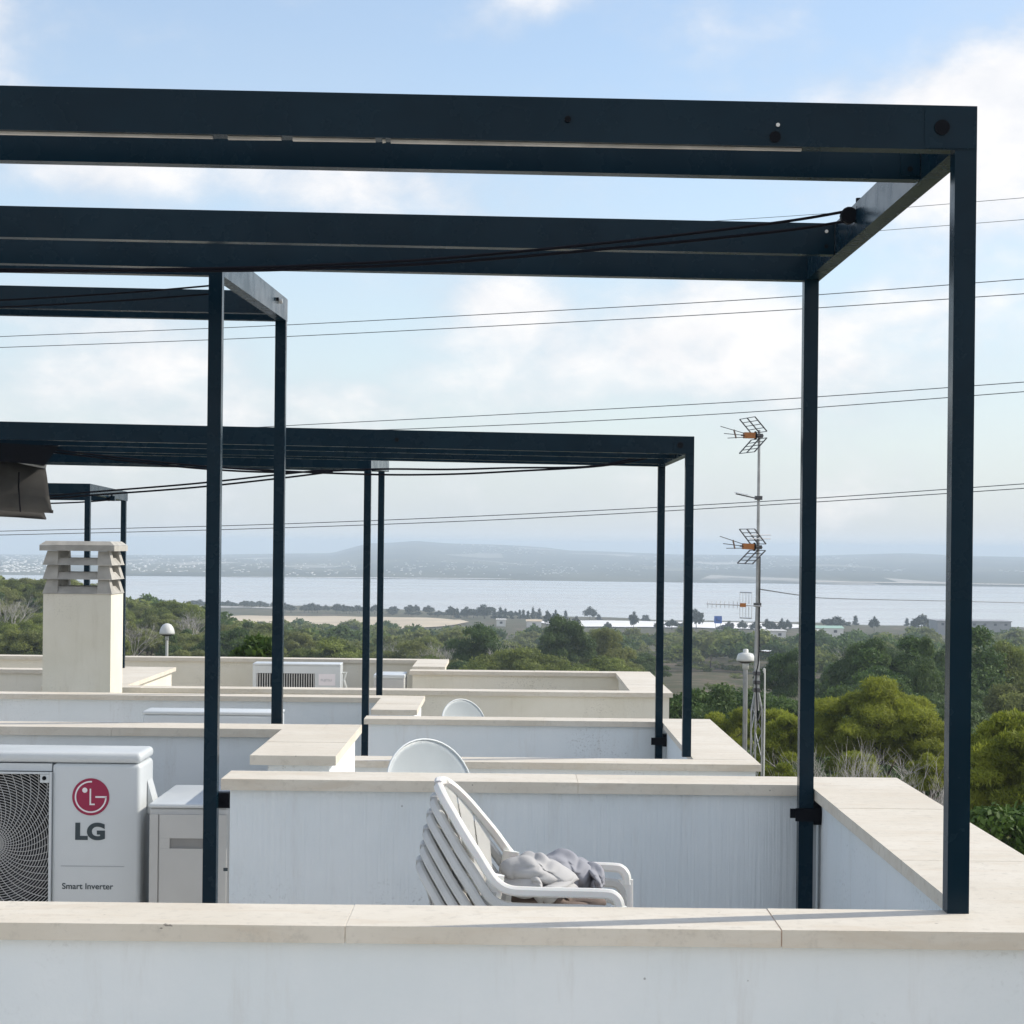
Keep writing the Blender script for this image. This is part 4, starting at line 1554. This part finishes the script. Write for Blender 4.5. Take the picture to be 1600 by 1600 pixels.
def dome_lobes(seed, rx, rz, n, r0, r1, zc=0.0, flat=.72, lean=0.0):
    g = random.Random(seed)
    L_ = [(0, 0, zc, rx * .5, rz * .45)]
    for i in range(n):
        a = g.uniform(0, 2 * PI)
        e = math.asin(g.uniform(-.30, 1.0))
        k = g.uniform(.60, .92)
        r = g.uniform(r0, r1) * rx
        L_.append((math.cos(a) * math.cos(e) * rx * k + lean, math.sin(a) * math.cos(e) * rx * k, zc + math.sin(e) * rz * k, r, r * flat))
    return L_


def cone_lobes(seed, rx, h, n):
    g = random.Random(seed)
    L_ = [(0, 0, -h * .1, rx * .7, h * .4)]
    for i in range(n):
        t = g.random()
        a = g.uniform(0, 2 * PI)
        rr = rx * (1 - t) * .75
        r = rx * (.20 + .35 * (1 - t))
        L_.append((math.cos(a) * rr, math.sin(a) * rr, -h / 2 + t * h, r, r * 1.0))
    return L_


def trunk_bm(h, r, seed, limbs=4, spread=1.2):
    g = random.Random(seed)
    bm = bmesh.new()
    mid = Vector((g.uniform(-.2, .2), g.uniform(-.2, .2), h * .5))
    tube(bm, [(0, 0, -.4), mid * .5, mid, (mid.x * .7, mid.y * .7, h)], [r * 1.25, r, r * .75, r * .35], 7)
    for i in range(limbs):
        a = g.uniform(0, 2 * PI)
        s = g.uniform(.45, .85)
        b = Vector((mid.x * (1 - s), mid.y * (1 - s), h * s))
        e = b + Vector((math.cos(a) * spread * g.uniform(.6, 1), math.sin(a) * spread * g.uniform(.6, 1), spread * g.uniform(.35, .8)))
        tube(bm, [b, b.lerp(e, .5) + Vector((0, 0, .08)), e], [r * .42, r * .28, r * .1], 5)
    return bm


def make_tree(name, label, cat, group, crown, cz, th, tr, mat, seed, limbs=4, spread=1.2):
    t = thing(name, label, cat, (0, 0, 0), group)
    obj('trunk', trunk_bm(th, tr, seed, limbs, spread), M_BARK, t, smooth=True)
    crown.transform(Matrix.Translation((0, 0, cz)))
    link('crown', crown, mat, t)
    return t


def stand(px, ytop, d, wpx, native_w):
    """base, uniform scale and native height of a tree whose top and width are measured"""
    p = at(px, ytop, d)
    g0 = ground_h(p.x, d)
    sc = wpx * d / F / native_w
    return Vector((p.x, d, g0)), sc, (p.z - g0) / sc


# near pines and bushes at the right, each of its own build
near = [
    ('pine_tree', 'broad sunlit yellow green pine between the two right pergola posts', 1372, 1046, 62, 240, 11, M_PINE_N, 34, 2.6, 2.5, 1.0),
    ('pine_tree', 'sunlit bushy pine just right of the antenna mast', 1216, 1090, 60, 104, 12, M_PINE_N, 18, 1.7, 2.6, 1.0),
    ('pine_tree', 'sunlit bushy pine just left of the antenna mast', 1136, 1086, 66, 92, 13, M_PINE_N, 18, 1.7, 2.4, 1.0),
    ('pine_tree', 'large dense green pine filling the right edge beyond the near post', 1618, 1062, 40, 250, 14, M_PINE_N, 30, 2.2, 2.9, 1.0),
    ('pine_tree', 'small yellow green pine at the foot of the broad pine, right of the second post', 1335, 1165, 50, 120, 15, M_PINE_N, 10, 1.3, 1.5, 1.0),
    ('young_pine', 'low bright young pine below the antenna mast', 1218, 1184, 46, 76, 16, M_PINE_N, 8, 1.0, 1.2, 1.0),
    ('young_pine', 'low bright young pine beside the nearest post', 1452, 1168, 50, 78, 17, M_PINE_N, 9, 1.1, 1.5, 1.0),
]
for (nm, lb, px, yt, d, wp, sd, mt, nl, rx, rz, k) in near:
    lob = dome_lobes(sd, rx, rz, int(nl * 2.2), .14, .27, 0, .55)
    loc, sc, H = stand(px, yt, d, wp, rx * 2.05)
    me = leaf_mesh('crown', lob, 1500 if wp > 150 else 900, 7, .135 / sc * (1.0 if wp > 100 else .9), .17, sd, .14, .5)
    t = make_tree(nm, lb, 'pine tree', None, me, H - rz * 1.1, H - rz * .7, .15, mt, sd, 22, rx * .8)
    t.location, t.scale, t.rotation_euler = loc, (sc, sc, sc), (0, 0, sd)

# broad leaved bushes
for (lb, px, yt, d, wp, sd) in (('leafy bright green shrub in the bottom right corner beyond the coping', 1590, 1258, 27, 190, 31),
                                ('bright green broad leaved tree beyond the beige house corner', 1075, 1080, 92, 110, 32),
                                ('yellow green treetop showing just over the farthest beige wall', 401, 1002, 42, 62, 33)):
    lob = dome_lobes(sd, 1.5, 1.3, 16, .24, .40)
    loc, sc, H = stand(px, yt, d, wp, 3.0)
    me = leaf_mesh('crown', lob, 420, 3, .12 / sc if sd == 31 else .20 / sc, .55, sd, .16, .1)
    t = make_tree('broadleaf_shrub' if sd == 31 else 'broadleaf_tree', lb, 'shrub' if sd == 31 else 'tree', None, me, H - 1.4, H - 1.2, .08, M_BROAD, sd, 5, .9)
    t.location, t.scale, t.rotation_euler = loc, (sc, sc, sc), (0, 0, sd)


# bare grey shrubs
def bare_shrub(label, px, yt, d, wp, seed):
    g = random.Random(seed)
    p = at(px, yt, d)
    g0 = ground_h(p.x, d)
    hgt = p.z - g0
    half = wp * d / F / 2
    t = thing('bare_shrub', label, 'bare shrub', (p.x, d, g0), 'leafless grey shrubs among the pines')
    bm = bmesh.new()

    def grow(a, dr, ln, r, lev):
        b = a + dr * ln
        tube(bm, [a, a.lerp(b, .5) + Vector((g.uniform(-.05, .05), g.uniform(-.05, .05), 0)), b], [r, r * .8, r * .55], 4, False)
        if lev == 0:
            return
        for _ in range(3 if lev > 1 else 4):
            nd = (dr + Vector((g.uniform(-.75, .75), g.uniform(-.75, .75), g.uniform(-.1, .6)))).normalized()
            grow(a.lerp(b, g.uniform(.55, 1)), nd, ln * g.uniform(.5, .8), r * .55, lev - 1)
    for i in range(7):
        a = i * 2 * PI / 7 + g.uniform(-.3, .3)
        base = Vector((p.x + math.cos(a) * .15, d + math.sin(a) * .15, g0 + hgt * .25))
        dr = Vector((math.cos(a) * half / hgt * 1.6, math.sin(a) * .4, 1)).normalized()
        tube(bm, [(p.x, d, g0 - .2), base], [.035, .03], 5, False)
        grow(base, dr, hgt * .32, .030, 4)
    obj('branches', bm, M_DEAD, t)


bare_shrub('leafless grey shrub directly right of the second pergola post', 1300, 1172, 45, 110, 1)
bare_shrub('leafless grey shrub under the broad sunlit pine, with fanned twigs', 1352, 1150, 47, 100, 2)
bare_shrub('leafless grey shrub just left of the nearest post', 1440, 1176, 43, 90, 3)
bare_shrub('leafless grey shrub deep in the shade behind the broad pine', 1462, 1120, 66, 90, 4)

for i, (px, d) in enumerate(((168, 210), (196, 175), (300, 240), (620, 260), (690, 230), (790, 210), (1345, 230), (20, 200))):
    pr_ = [o_ for o_ in COL.objects if o_.name.startswith('bare_shrub')][i % 3]
    x = (px - PX) / F * d
    o_ = dup(pr_, (x, d, ground_h(x, d) + 1.2), i * 1.3, (1.5, 1.5, 1.3), 'leafless grey brown tree dotted among the green pines of the wood', 'leafless trees in the wood')

# wood below the terraces
protos = []
KIND = [('pine_tree', M_PINE, 'dome'), ('pine_tree', M_PINE, 'dome'), ('pine_tree', M_DARK, 'dome'), ('pine_tree', M_PINE, 'wide'), ('pine_tree', M_DARK, 'cone'), ('pine_tree', M_PINE, 'dome')]
WOOD = 'rounded pines of the wood below the terraces'
LAB = ['rounded olive green pine of the wood between the roofs and the lake', 'dark green pine of the wood between the roofs and the lake']
for i, (nm, mt, sh) in enumerate(KIND):
    if sh == 'dome':
        lob = dome_lobes(50 + i, 2.6, 2.0, 26, .19, .34, 0, .66)
        rx, rz = 2.6, 2.0
    elif sh == 'wide':
        lob = dome_lobes(50 + i, 3.2, 1.7, 30, .17, .29, 0, .6)
        rx, rz = 3.2, 1.7
    else:
        lob = cone_lobes(50 + i, 2.1, 5.0, 22)
        rx, rz = 2.1, 2.5
    me = leaf_mesh('crown', lob, 1000, 3, .18, .38, 50 + i, .16, .4)
    cz = 3.6 if sh != 'cone' else 3.2
    t = make_tree(nm, LAB[1] if mt is M_DARK else LAB[0], 'pine tree', WOOD + (', dark' if mt is M_DARK else ''), me, cz, cz, .14, mt, 50 + i, 4, 1.4)
    protos.append((t, cz + rz, mt))


def hidden(px, y):
    """is a treetop at this photo point behind the houses?"""
    lim = 1026 if px < 660 else (1044 if px < 1040 else (1135 if px < 1185 else 1210))
    if px > 1400:
        lim = 1217 + (px - 1400) * .58
    return y > lim


g = random.Random(21)
spots = []
cell = 5.6
r = 62.0
while r < 960:
    step = cell * (1 + r / 900.0)
    nA = int(0.60 * r / step)
    for k in range(nA):
        a = -.30 + .60 * (k + g.uniform(.05, .95)) / nA
        rr_ = r + g.uniform(-.45, .45) * step
        x, y = rr_ * math.sin(a), rr_ * math.cos(a)
        px = PX + x / y * F
        # bare slope and clearings
        if 0.070 < a < .165 and 112 < rr_ < 430:
            continue
        if a > .10 and rr_ < 74:
            continue
        dens = .92 if rr_ < 500 else .78
        if wob(a, rr_ * 3, 2.3) < -.62 or g.random() > dens:
            continue
        if (rr_ > 720 and a > -.18) or (rr_ > 610 and -.03 < a < .17):
            continue
        hgt = g.uniform(4.2, 6.4) if g.random() < .8 else g.uniform(6.4, 8.2)
        if .1 < a < .24 and 120 < rr_ < 230:
            hgt *= 1.25
        if rr_ < 170 and a < .10:
            hgt = min(hgt, 4.6)
        if .0 < a < .085 and 310 < rr_ < 520 and g.random() < .85:
            continue
        spots.append((rr_, a, x, y, hgt))
    r += step
vis = []
for s_ in spots:
    gz = ground_h(s_[2], s_[3])
    px, pyy = proj(s_[2], s_[3], gz + s_[4])
    if -80 < px < 1680 and not hidden(px, pyy):
        vis.append((s_[0], s_[1], s_[2], s_[3], s_[4], gz))
vis.sort()
NEARN = 262
for i, (rr_, a, x, y, hgt, gz) in enumerate(vis[:NEARN]):
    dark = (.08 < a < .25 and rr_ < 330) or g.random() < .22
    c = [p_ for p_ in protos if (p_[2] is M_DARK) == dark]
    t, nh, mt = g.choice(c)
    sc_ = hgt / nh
    wd = sc_ * g.uniform(.9, 1.35)
    if not t.get('used'):
        t['used'] = 1
        o = t
        o.location, o.rotation_euler, o.scale = (x, y, gz), (0, 0, g.uniform(0, 6)), (wd, wd, sc_)
    else:
        o = dup(t, (x, y, gz), g.uniform(0, 6), (wd, wd, sc_))
unused = [p_ for p_ in protos if not p_[0].get('used')]
for p_ in protos:
    if 'used' in p_[0]:
        del p_[0]['used']

# explicit larger trees of the wood
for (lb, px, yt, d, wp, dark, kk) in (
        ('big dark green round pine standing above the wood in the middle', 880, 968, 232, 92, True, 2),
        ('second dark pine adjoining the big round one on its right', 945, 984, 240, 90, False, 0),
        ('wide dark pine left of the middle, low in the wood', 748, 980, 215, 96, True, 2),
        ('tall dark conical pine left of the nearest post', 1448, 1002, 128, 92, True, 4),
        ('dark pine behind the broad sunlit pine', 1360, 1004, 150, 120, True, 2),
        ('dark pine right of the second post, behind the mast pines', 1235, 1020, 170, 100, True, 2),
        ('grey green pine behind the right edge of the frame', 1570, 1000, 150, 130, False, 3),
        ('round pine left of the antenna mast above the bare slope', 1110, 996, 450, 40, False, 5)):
    t, nh, mt = protos[kk]
    p = at(px, yt, d)
    gz = ground_h(p.x, d)
    nat = 5.4 if kk in (0, 1, 2, 5) else (6.6 if kk == 3 else 4.4)
    s_ = wp * d / F / nat
    o = dup(t, (p.x, d, gz), g.uniform(0, 6), (s_, s_, (p.z - gz) / nh), lb)
    if 'group' in o:
        del o['group']

# the rest of the wood, too many to count: one object that instances crowns
far_me = []
for i in range(3):
    lob = dome_lobes(80 + i, 2.7, 2.0, 12, .28, .46, 0, .75)
    far_me.append(leaf_mesh('far_crown', lob, 110, 2, .6, .6, 80 + i, .12, .3))


def far_wood(name, pts, src, mat):
    """every crown of a far wood is a copy of src's leaves set down at pts (x, y, z, scale, turn)"""
    me = bpy.data.meshes.new(name)
    nV = len(src.vertices)
    co = np.empty(nV * 3, np.float32)
    src.vertices.foreach_get('co', co)
    co = co.reshape(-1, 3)
    tn = np.empty(len(src.polygons), np.float32)
    src.attributes['tint'].data.foreach_get('value', tn)
    me.vertices.add(len(pts))
    me.vertices.foreach_set('co', np.array([p[:3] for p in pts], np.float32).ravel())
    a1 = me.attributes.new('size', 'FLOAT_VECTOR', 'POINT')
    a1.data.foreach_set('vector', np.array([(p[3] * p[5], p[3] * p[5], p[3]) for p in pts], np.float32).ravel())
    a2 = me.attributes.new('turn', 'FLOAT_VECTOR', 'POINT')
    a2.data.foreach_set('vector', np.array([(0, 0, p[4]) for p in pts], np.float32).ravel())
    return me


def wood_nodes(source):
    ng = bpy.data.node_groups.new('wood_scatter', 'GeometryNodeTree')
    ng.interface.new_socket('Geometry', in_out='INPUT', socket_type='NodeSocketGeometry')
    ng.interface.new_socket('Geometry', in_out='OUTPUT', socket_type='NodeSocketGeometry')
    i = ng.nodes.new('NodeGroupInput')
    o = ng.nodes.new('NodeGroupOutput')
    oi = ng.nodes.new('GeometryNodeObjectInfo')
    oi.inputs['Object'].default_value = source
    oi.inputs['As Instance'].default_value = True
    ip = ng.nodes.new('GeometryNodeInstanceOnPoints')
    s1 = ng.nodes.new('GeometryNodeInputNamedAttribute')
    s1.data_type = 'FLOAT_VECTOR'
    s1.inputs['Name'].default_value = 'size'
    s2 = ng.nodes.new('GeometryNodeInputNamedAttribute')
    s2.data_type = 'FLOAT_VECTOR'
    s2.inputs['Name'].default_value = 'turn'
    ng.links.new(i.outputs[0], ip.inputs['Points'])
    ng.links.new(oi.outputs['Geometry'], ip.inputs['Instance'])
    ng.links.new(s1.outputs['Attribute'], ip.inputs['Scale'])
    ng.links.new(s2.outputs['Attribute'], ip.inputs['Rotation'])
    ng.links.new(ip.outputs[0], o.inputs[0])
    return ng


rest = vis[NEARN:]
for j in range(3):
    # one real tree of the far wood carries the crown that the others repeat
    sub = rest[j::3]
    rr_, a, x, y, hgt, gz = sub[0]
    mt = (M_PINE, M_PINE, M_DARK)[j]
    t = thing('pine_tree', LAB[1] if j == 2 else LAB[0], 'pine tree', (0, 0, 0), WOOD + (', dark' if j == 2 else ''))
    obj('trunk', trunk_bm(3.2, .14, 90 + j, 3, 1.2), M_BARK, t)
    far_me[j].transform(Matrix.Translation((0, 0, 3.3)))
    cr = link('crown', far_me[j], mt, t)
    s_ = hgt / 5.4
    t.location, t.scale = (x, y, gz), (s_, s_, s_)
    pts = [(p[2], p[3], p[5], p[4] / 5.4, g.uniform(0, 6.28), g.uniform(.95, 1.4)) for p in sub[1:]]
    me = far_wood('pine_wood', pts, far_me[j], mt)
    o = link('pine_wood', me, mt)
    o['kind'] = 'stuff'
    md = o.modifiers.new('scatter', 'NODES')
    md.node_group = wood_nodes(cr)

# undergrowth: low scrub scattered on the open slopes
lob = dome_lobes(95, .8, .5, 5, .3, .5, 0, .7)
sm = leaf_mesh('scrub', lob, 60, 2, .22, .4, 95, .1, .4)
sx, sy = (at(1240, 1190, 58).x, 58.0)
sb = tag(link('scrub_bush', sm, M_PINE), 'low olive scrub bush on the dry slope under the mast pines', 'bush')
sb.location = (sx, sy, ground_h(sx, sy) + .2)
pts = []
for k in range(5200):
    a = g.uniform(-.30, .30)
    rr_ = 45 * (900 / 45) ** g.random()
    x, y = rr_ * math.sin(a), rr_ * math.cos(a)
    if 0.070 < a < .165 and 112 < rr_ < 430 and g.random() < .8:
        continue
    pts.append((x, y, ground_h(x, y) + .15, g.uniform(.6, 1.8), g.uniform(0, 6), g.uniform(.9, 1.3)))
me = far_wood('undergrowth', pts, sm, M_PINE)
o = link('undergrowth', me, M_PINE)
o['kind'] = 'stuff'
md = o.modifiers.new('scatter', 'NODES')
md.node_group = wood_nodes(sb)

# trees along the lake shore
cy_me = leaf_mesh('crown', cone_lobes(71, .9, 8.0, 14), 60, 2, .9, .6, 71, .1, .8)
ro_me = leaf_mesh('crown', dome_lobes(72, 3.0, 3.2, 12, .3, .46, 0, .9), 70, 2, 1.0, .7, 72, .1, .3)
SH = 'dark trees strung along the lake shore'
cyp = thing('cypress_tree', 'slim dark cypress standing in the row along the lake shore', 'cypress', (0, 0, 0), 'slim cypresses along the lake shore')
obj('trunk', T([(0, 0, -.5), (0, 0, 5)], [.16, .08], 6), M_BARK, cyp)
cy_me.transform(Matrix.Translation((0, 0, 4.6)))
link('crown', cy_me, M_SHORE, cyp)
rnd_t = thing('shore_tree', 'dark round tree standing in the row along the lake shore', 'tree', (0, 0, 0), SH)
obj('trunk', T([(0, 0, -.5), (0, 0, 3.5)], [.25, .12], 6), M_BARK, rnd_t)
ro_me.transform(Matrix.Translation((0, 0, 3.6)))
link('crown', ro_me, M_SHORE, rnd_t)
first = {cyp: True, rnd_t: True}


def shore(t, px, yt, d, wpx, nat_w, nat_h):
    p = at(px, yt, d)
    gz = max(ground_h(p.x, d), -50.2)
    h = max(2.0, p.z - gz)
    s_ = wpx * d / F / nat_w
    if first[t]:
        first[t] = False
        t.location, t.scale = (p.x, d, gz), (s_, s_, h / nat_h)
    else:
        dup(t, (p.x, d, gz), g.uniform(0, 6), (s_, s_, h / nat_h))


for px, yt in ((715, 951), (782, 949), (790, 951), (812, 953), (833, 949), (843, 951), (884, 954), (936, 960), (1006, 961), (1011, 961), (1337, 962), (1417, 966), (818, 953), (772, 950), (800, 956), (825, 955)):
    shore(cyp, px, yt, 1190 + g.uniform(-15, 15), g.uniform(4.5, 7), 1.9, 8.6)
for px, yt, w_ in ((757, 948, 24), (705, 950, 16), (730, 951, 16), (740, 954, 14), (922, 951, 16), (856, 958, 12), (868, 958, 10), (990, 960, 12), (1088, 956, 20), (1140, 973, 12), (1180, 974, 14), (1199, 970, 12),
                   (1222, 970, 10), (1231, 971, 10), (1160, 972, 12), (1050, 970, 16), (1440, 964, 26), (1366, 967, 12), (1305, 967, 34), (1030, 972, 12), (1066, 974, 12), (950, 974, 10), (900, 966, 10), (1208, 974, 12), (1130, 978, 16)):
    shore(rnd_t, px, yt, (1175 if yt < 955 else 955) + g.uniform(-20, 20), w_, 5.6, 6.6)
for k in range(64):
    px = g.uniform(195, 705)
    if px < 430:
        shore(rnd_t, px, 936 + (px - 200) * .02 + g.uniform(0, 3), 1405 + g.uniform(-15, 15), g.uniform(8, 15), 5.6, 6.6)
    else:
        shore(rnd_t, px, 943 + (px - 430) * .018 + g.uniform(0, 4), 1265 + g.uniform(-20, 20), g.uniform(9, 15), 5.6, 6.6)
for k in range(30):
    px = g.uniform(600, 850)
    shore(rnd_t, px, 955 + g.uniform(0, 4), 1230 + g.uniform(-15, 15), g.uniform(8, 14), 5.6, 6.6)

# ------------------------------------------------------------------ far buildings and the blue sign
M_HW = m_plain('white_house_render', (.74, .72, .69), .9, .06, .3)
M_HG = m_plain('pale_green_roof', (.30, .45, .37), .8, .08, .3)
M_HGR = m_plain('grey_shed_cladding', (.30, .30, .31), .8, .08, .3)
M_WIN = m_plain('dark_window', (.04, .045, .055), .3, .1, .3)


def shed(label, pxa, pxb, ytop, ybot, d, deep, wallm, roofm, gable=False):
    a, b = at(pxa, ytop, d), at(pxb, ytop, d)
    zb_ = at((pxa + pxb) / 2, ybot, d).z - 2
    t = thing('farm_building', label, 'building', ((a.x + b.x) / 2, d, zb_))
    ze = a.z
    rh = .9
    obj('wall', B(a.x, b.x, d, d + deep, zb_, ze - rh), wallm, t)
    bm = bmesh.new()
    e_ = .4
    if gable:
        p = [(a.x - e_, d - e_, ze - rh), (b.x + e_, d - e_, ze - rh), (b.x + e_, d + deep + e_, ze - rh), (a.x - e_, d + deep + e_, ze - rh), (a.x - e_, d + deep / 2, ze), (b.x + e_, d + deep / 2, ze)]
        v = [bm.verts.new(q_) for q_ in p]
        for f_ in ((0, 1, 5, 4), (2, 3, 4, 5), (1, 2, 5), (3, 0, 4), (3, 2, 1, 0)):
            bm.faces.new([v[i_] for i_ in f_])
    else:
        box(bm, a.x - e_, b.x + e_, d - e_, d + deep + e_, ze - rh, ze - rh + .4)
    obj('roof', bm, roofm, t)
    n = max(1, int((b.x - a.x) / 5))
    for i in range(n):
        x = a.x + (i + .5) * (b.x - a.x) / n
        obj('window', B(x - .7, x + .7, d - .06, d - .01, ze - rh - 1.9, ze - rh - .8), M_WIN, t)
    return t


shed('low white farm building with a flat roof, below the cypress row', 776, 790, 966, 976, 985, 8, M_HW, M_HW)
shed('long low pale farm building beside the cypress row', 823, 846, 968, 976, 985, 8, M_HW, M_FIELD, True)
shed('long low white shed at the right of the mast', 1190, 1228, 983, 990, 830, 10, M_HW, M_HW)
shed('white shed with a pale green roof right of the second post', 1268, 1318, 978, 990, 820, 12, M_HW, M_HG, True)
shed('small white house beside the green roofed shed', 1264, 1282, 983, 993, 800, 8, M_HW, M_HW)
shed('long grey warehouse behind the trees at the right edge', 1465, 1580, 968, 990, 940, 20, M_HGR, M_HGR)
shed('small white hut between the shore trees', 1136, 1146, 985, 990, 850, 5, M_HW, M_HW)
sg = thing('road_sign', 'blue square sign on two posts among the shore trees left of the mast', 'sign', at(1122, 985, 700))
a, b = at(1116, 962.5, 700), at(1128, 974, 700)
obj('sign_panel', B(a.x, b.x, 700, 700.15, b.z, a.z), m_plain('blue_sign_paint', (.035, .14, .56), .5, .05, 1), sg)
sm_ = bmesh.new()
box(sm_, a.x + .7, a.x + 2.1, 699.93, 699.99, b.z + .75, b.z + 1.1)
box(sm_, a.x + .7, a.x + 1.0, 699.93, 699.99, b.z + 1.15, b.z + 1.9)
obj('sign_marking', sm_, m_plain('dark_blue_print', (.02, .05, .2), .5, .05, 1), sg)
for x in (a.x + .5, b.x - .5):
    obj('post', T([(x, 700.3, b.z - 6), (x, 700.3, a.z - .3)], .09, 6), M_GALV, sg)

# the town on the far hills: too many specks to count
tv, tf = [], []


def speck(px, py, wpx, hpx):
    p = at(px, py, 1.0)
    az, m = p.x, p.z
    r = 2720.0
    while r < 7000:
        x, y = r * az / math.hypot(1, az), r / math.hypot(1, az)
        if ground_h(x, y) >= m * y:
            break
        r += 25
    if r >= 7000:
        r = 6900
        x, y = r * az / math.hypot(1, az), r / math.hypot(1, az)
    z = ground_h(x, y)
    w_, h_ = wpx * r / F, hpx * r / F
    i0 = len(tv)
    for zz in (z - 2, z + h_):
        for dx, dy in ((-1, 0), (1, 0), (1, 1), (-1, 1)):
            tv.append((x + dx * w_ / 2, y + dy * 12, zz))
    for f_ in ((0, 1, 5, 4), (1, 2, 6, 5), (2, 3, 7, 6), (3, 0, 4, 7), (4, 5, 6, 7)):
        tf.append([i0 + q_ for q_ in f_])


for (x0, x1, y0, y1, n) in ((0, 70, 868, 895, 150), (195, 325, 866, 894, 120), (325, 420, 872, 896, 45), (440, 560, 876, 900, 55), (600, 1000, 876, 900, 130), (720, 850, 851, 866, 80), (1000, 1240, 868, 890, 130), (1270, 1340, 870, 892, 40), (1360, 1420, 889, 894, 16), (1560, 1600, 891, 894, 10), (620, 760, 884, 890, 30), (850, 910, 886, 898, 24)):
    for _ in range(n):
        speck(g.uniform(x0, x1), y0 + (y1 - y0) * g.random() ** .9, g.uniform(1.0, 3.6), g.uniform(.5, 1.5))
sheet('hillside_town', tv, tf, M_HW, 'stuff', False)

# ------------------------------------------------------------------ haze
hz_ = B(-9500, 9500, -300, 16500, -128, 16)
me = bpy.data.meshes.new('haze')
hz_.to_mesh(me)
hz_.free()
ho = bpy.data.objects.new('haze', me)
COL.objects.link(ho)
ho['kind'] = 'stuff'
hm = bpy.data.materials.new('haze_air')
hm.use_nodes = True
nt = hm.node_tree
nt.nodes.clear()
mo = nt.nodes.new('ShaderNodeOutputMaterial')
pv = nt.nodes.new('ShaderNodeVolumePrincipled')
pv.inputs['Color'].default_value = (.76, .885, 1.0, 1)
pv.inputs['Density'].default_value = 2.5e-4
nt.links.new(pv.outputs[0], mo.inputs['Volume'])
me.materials.append(hm)
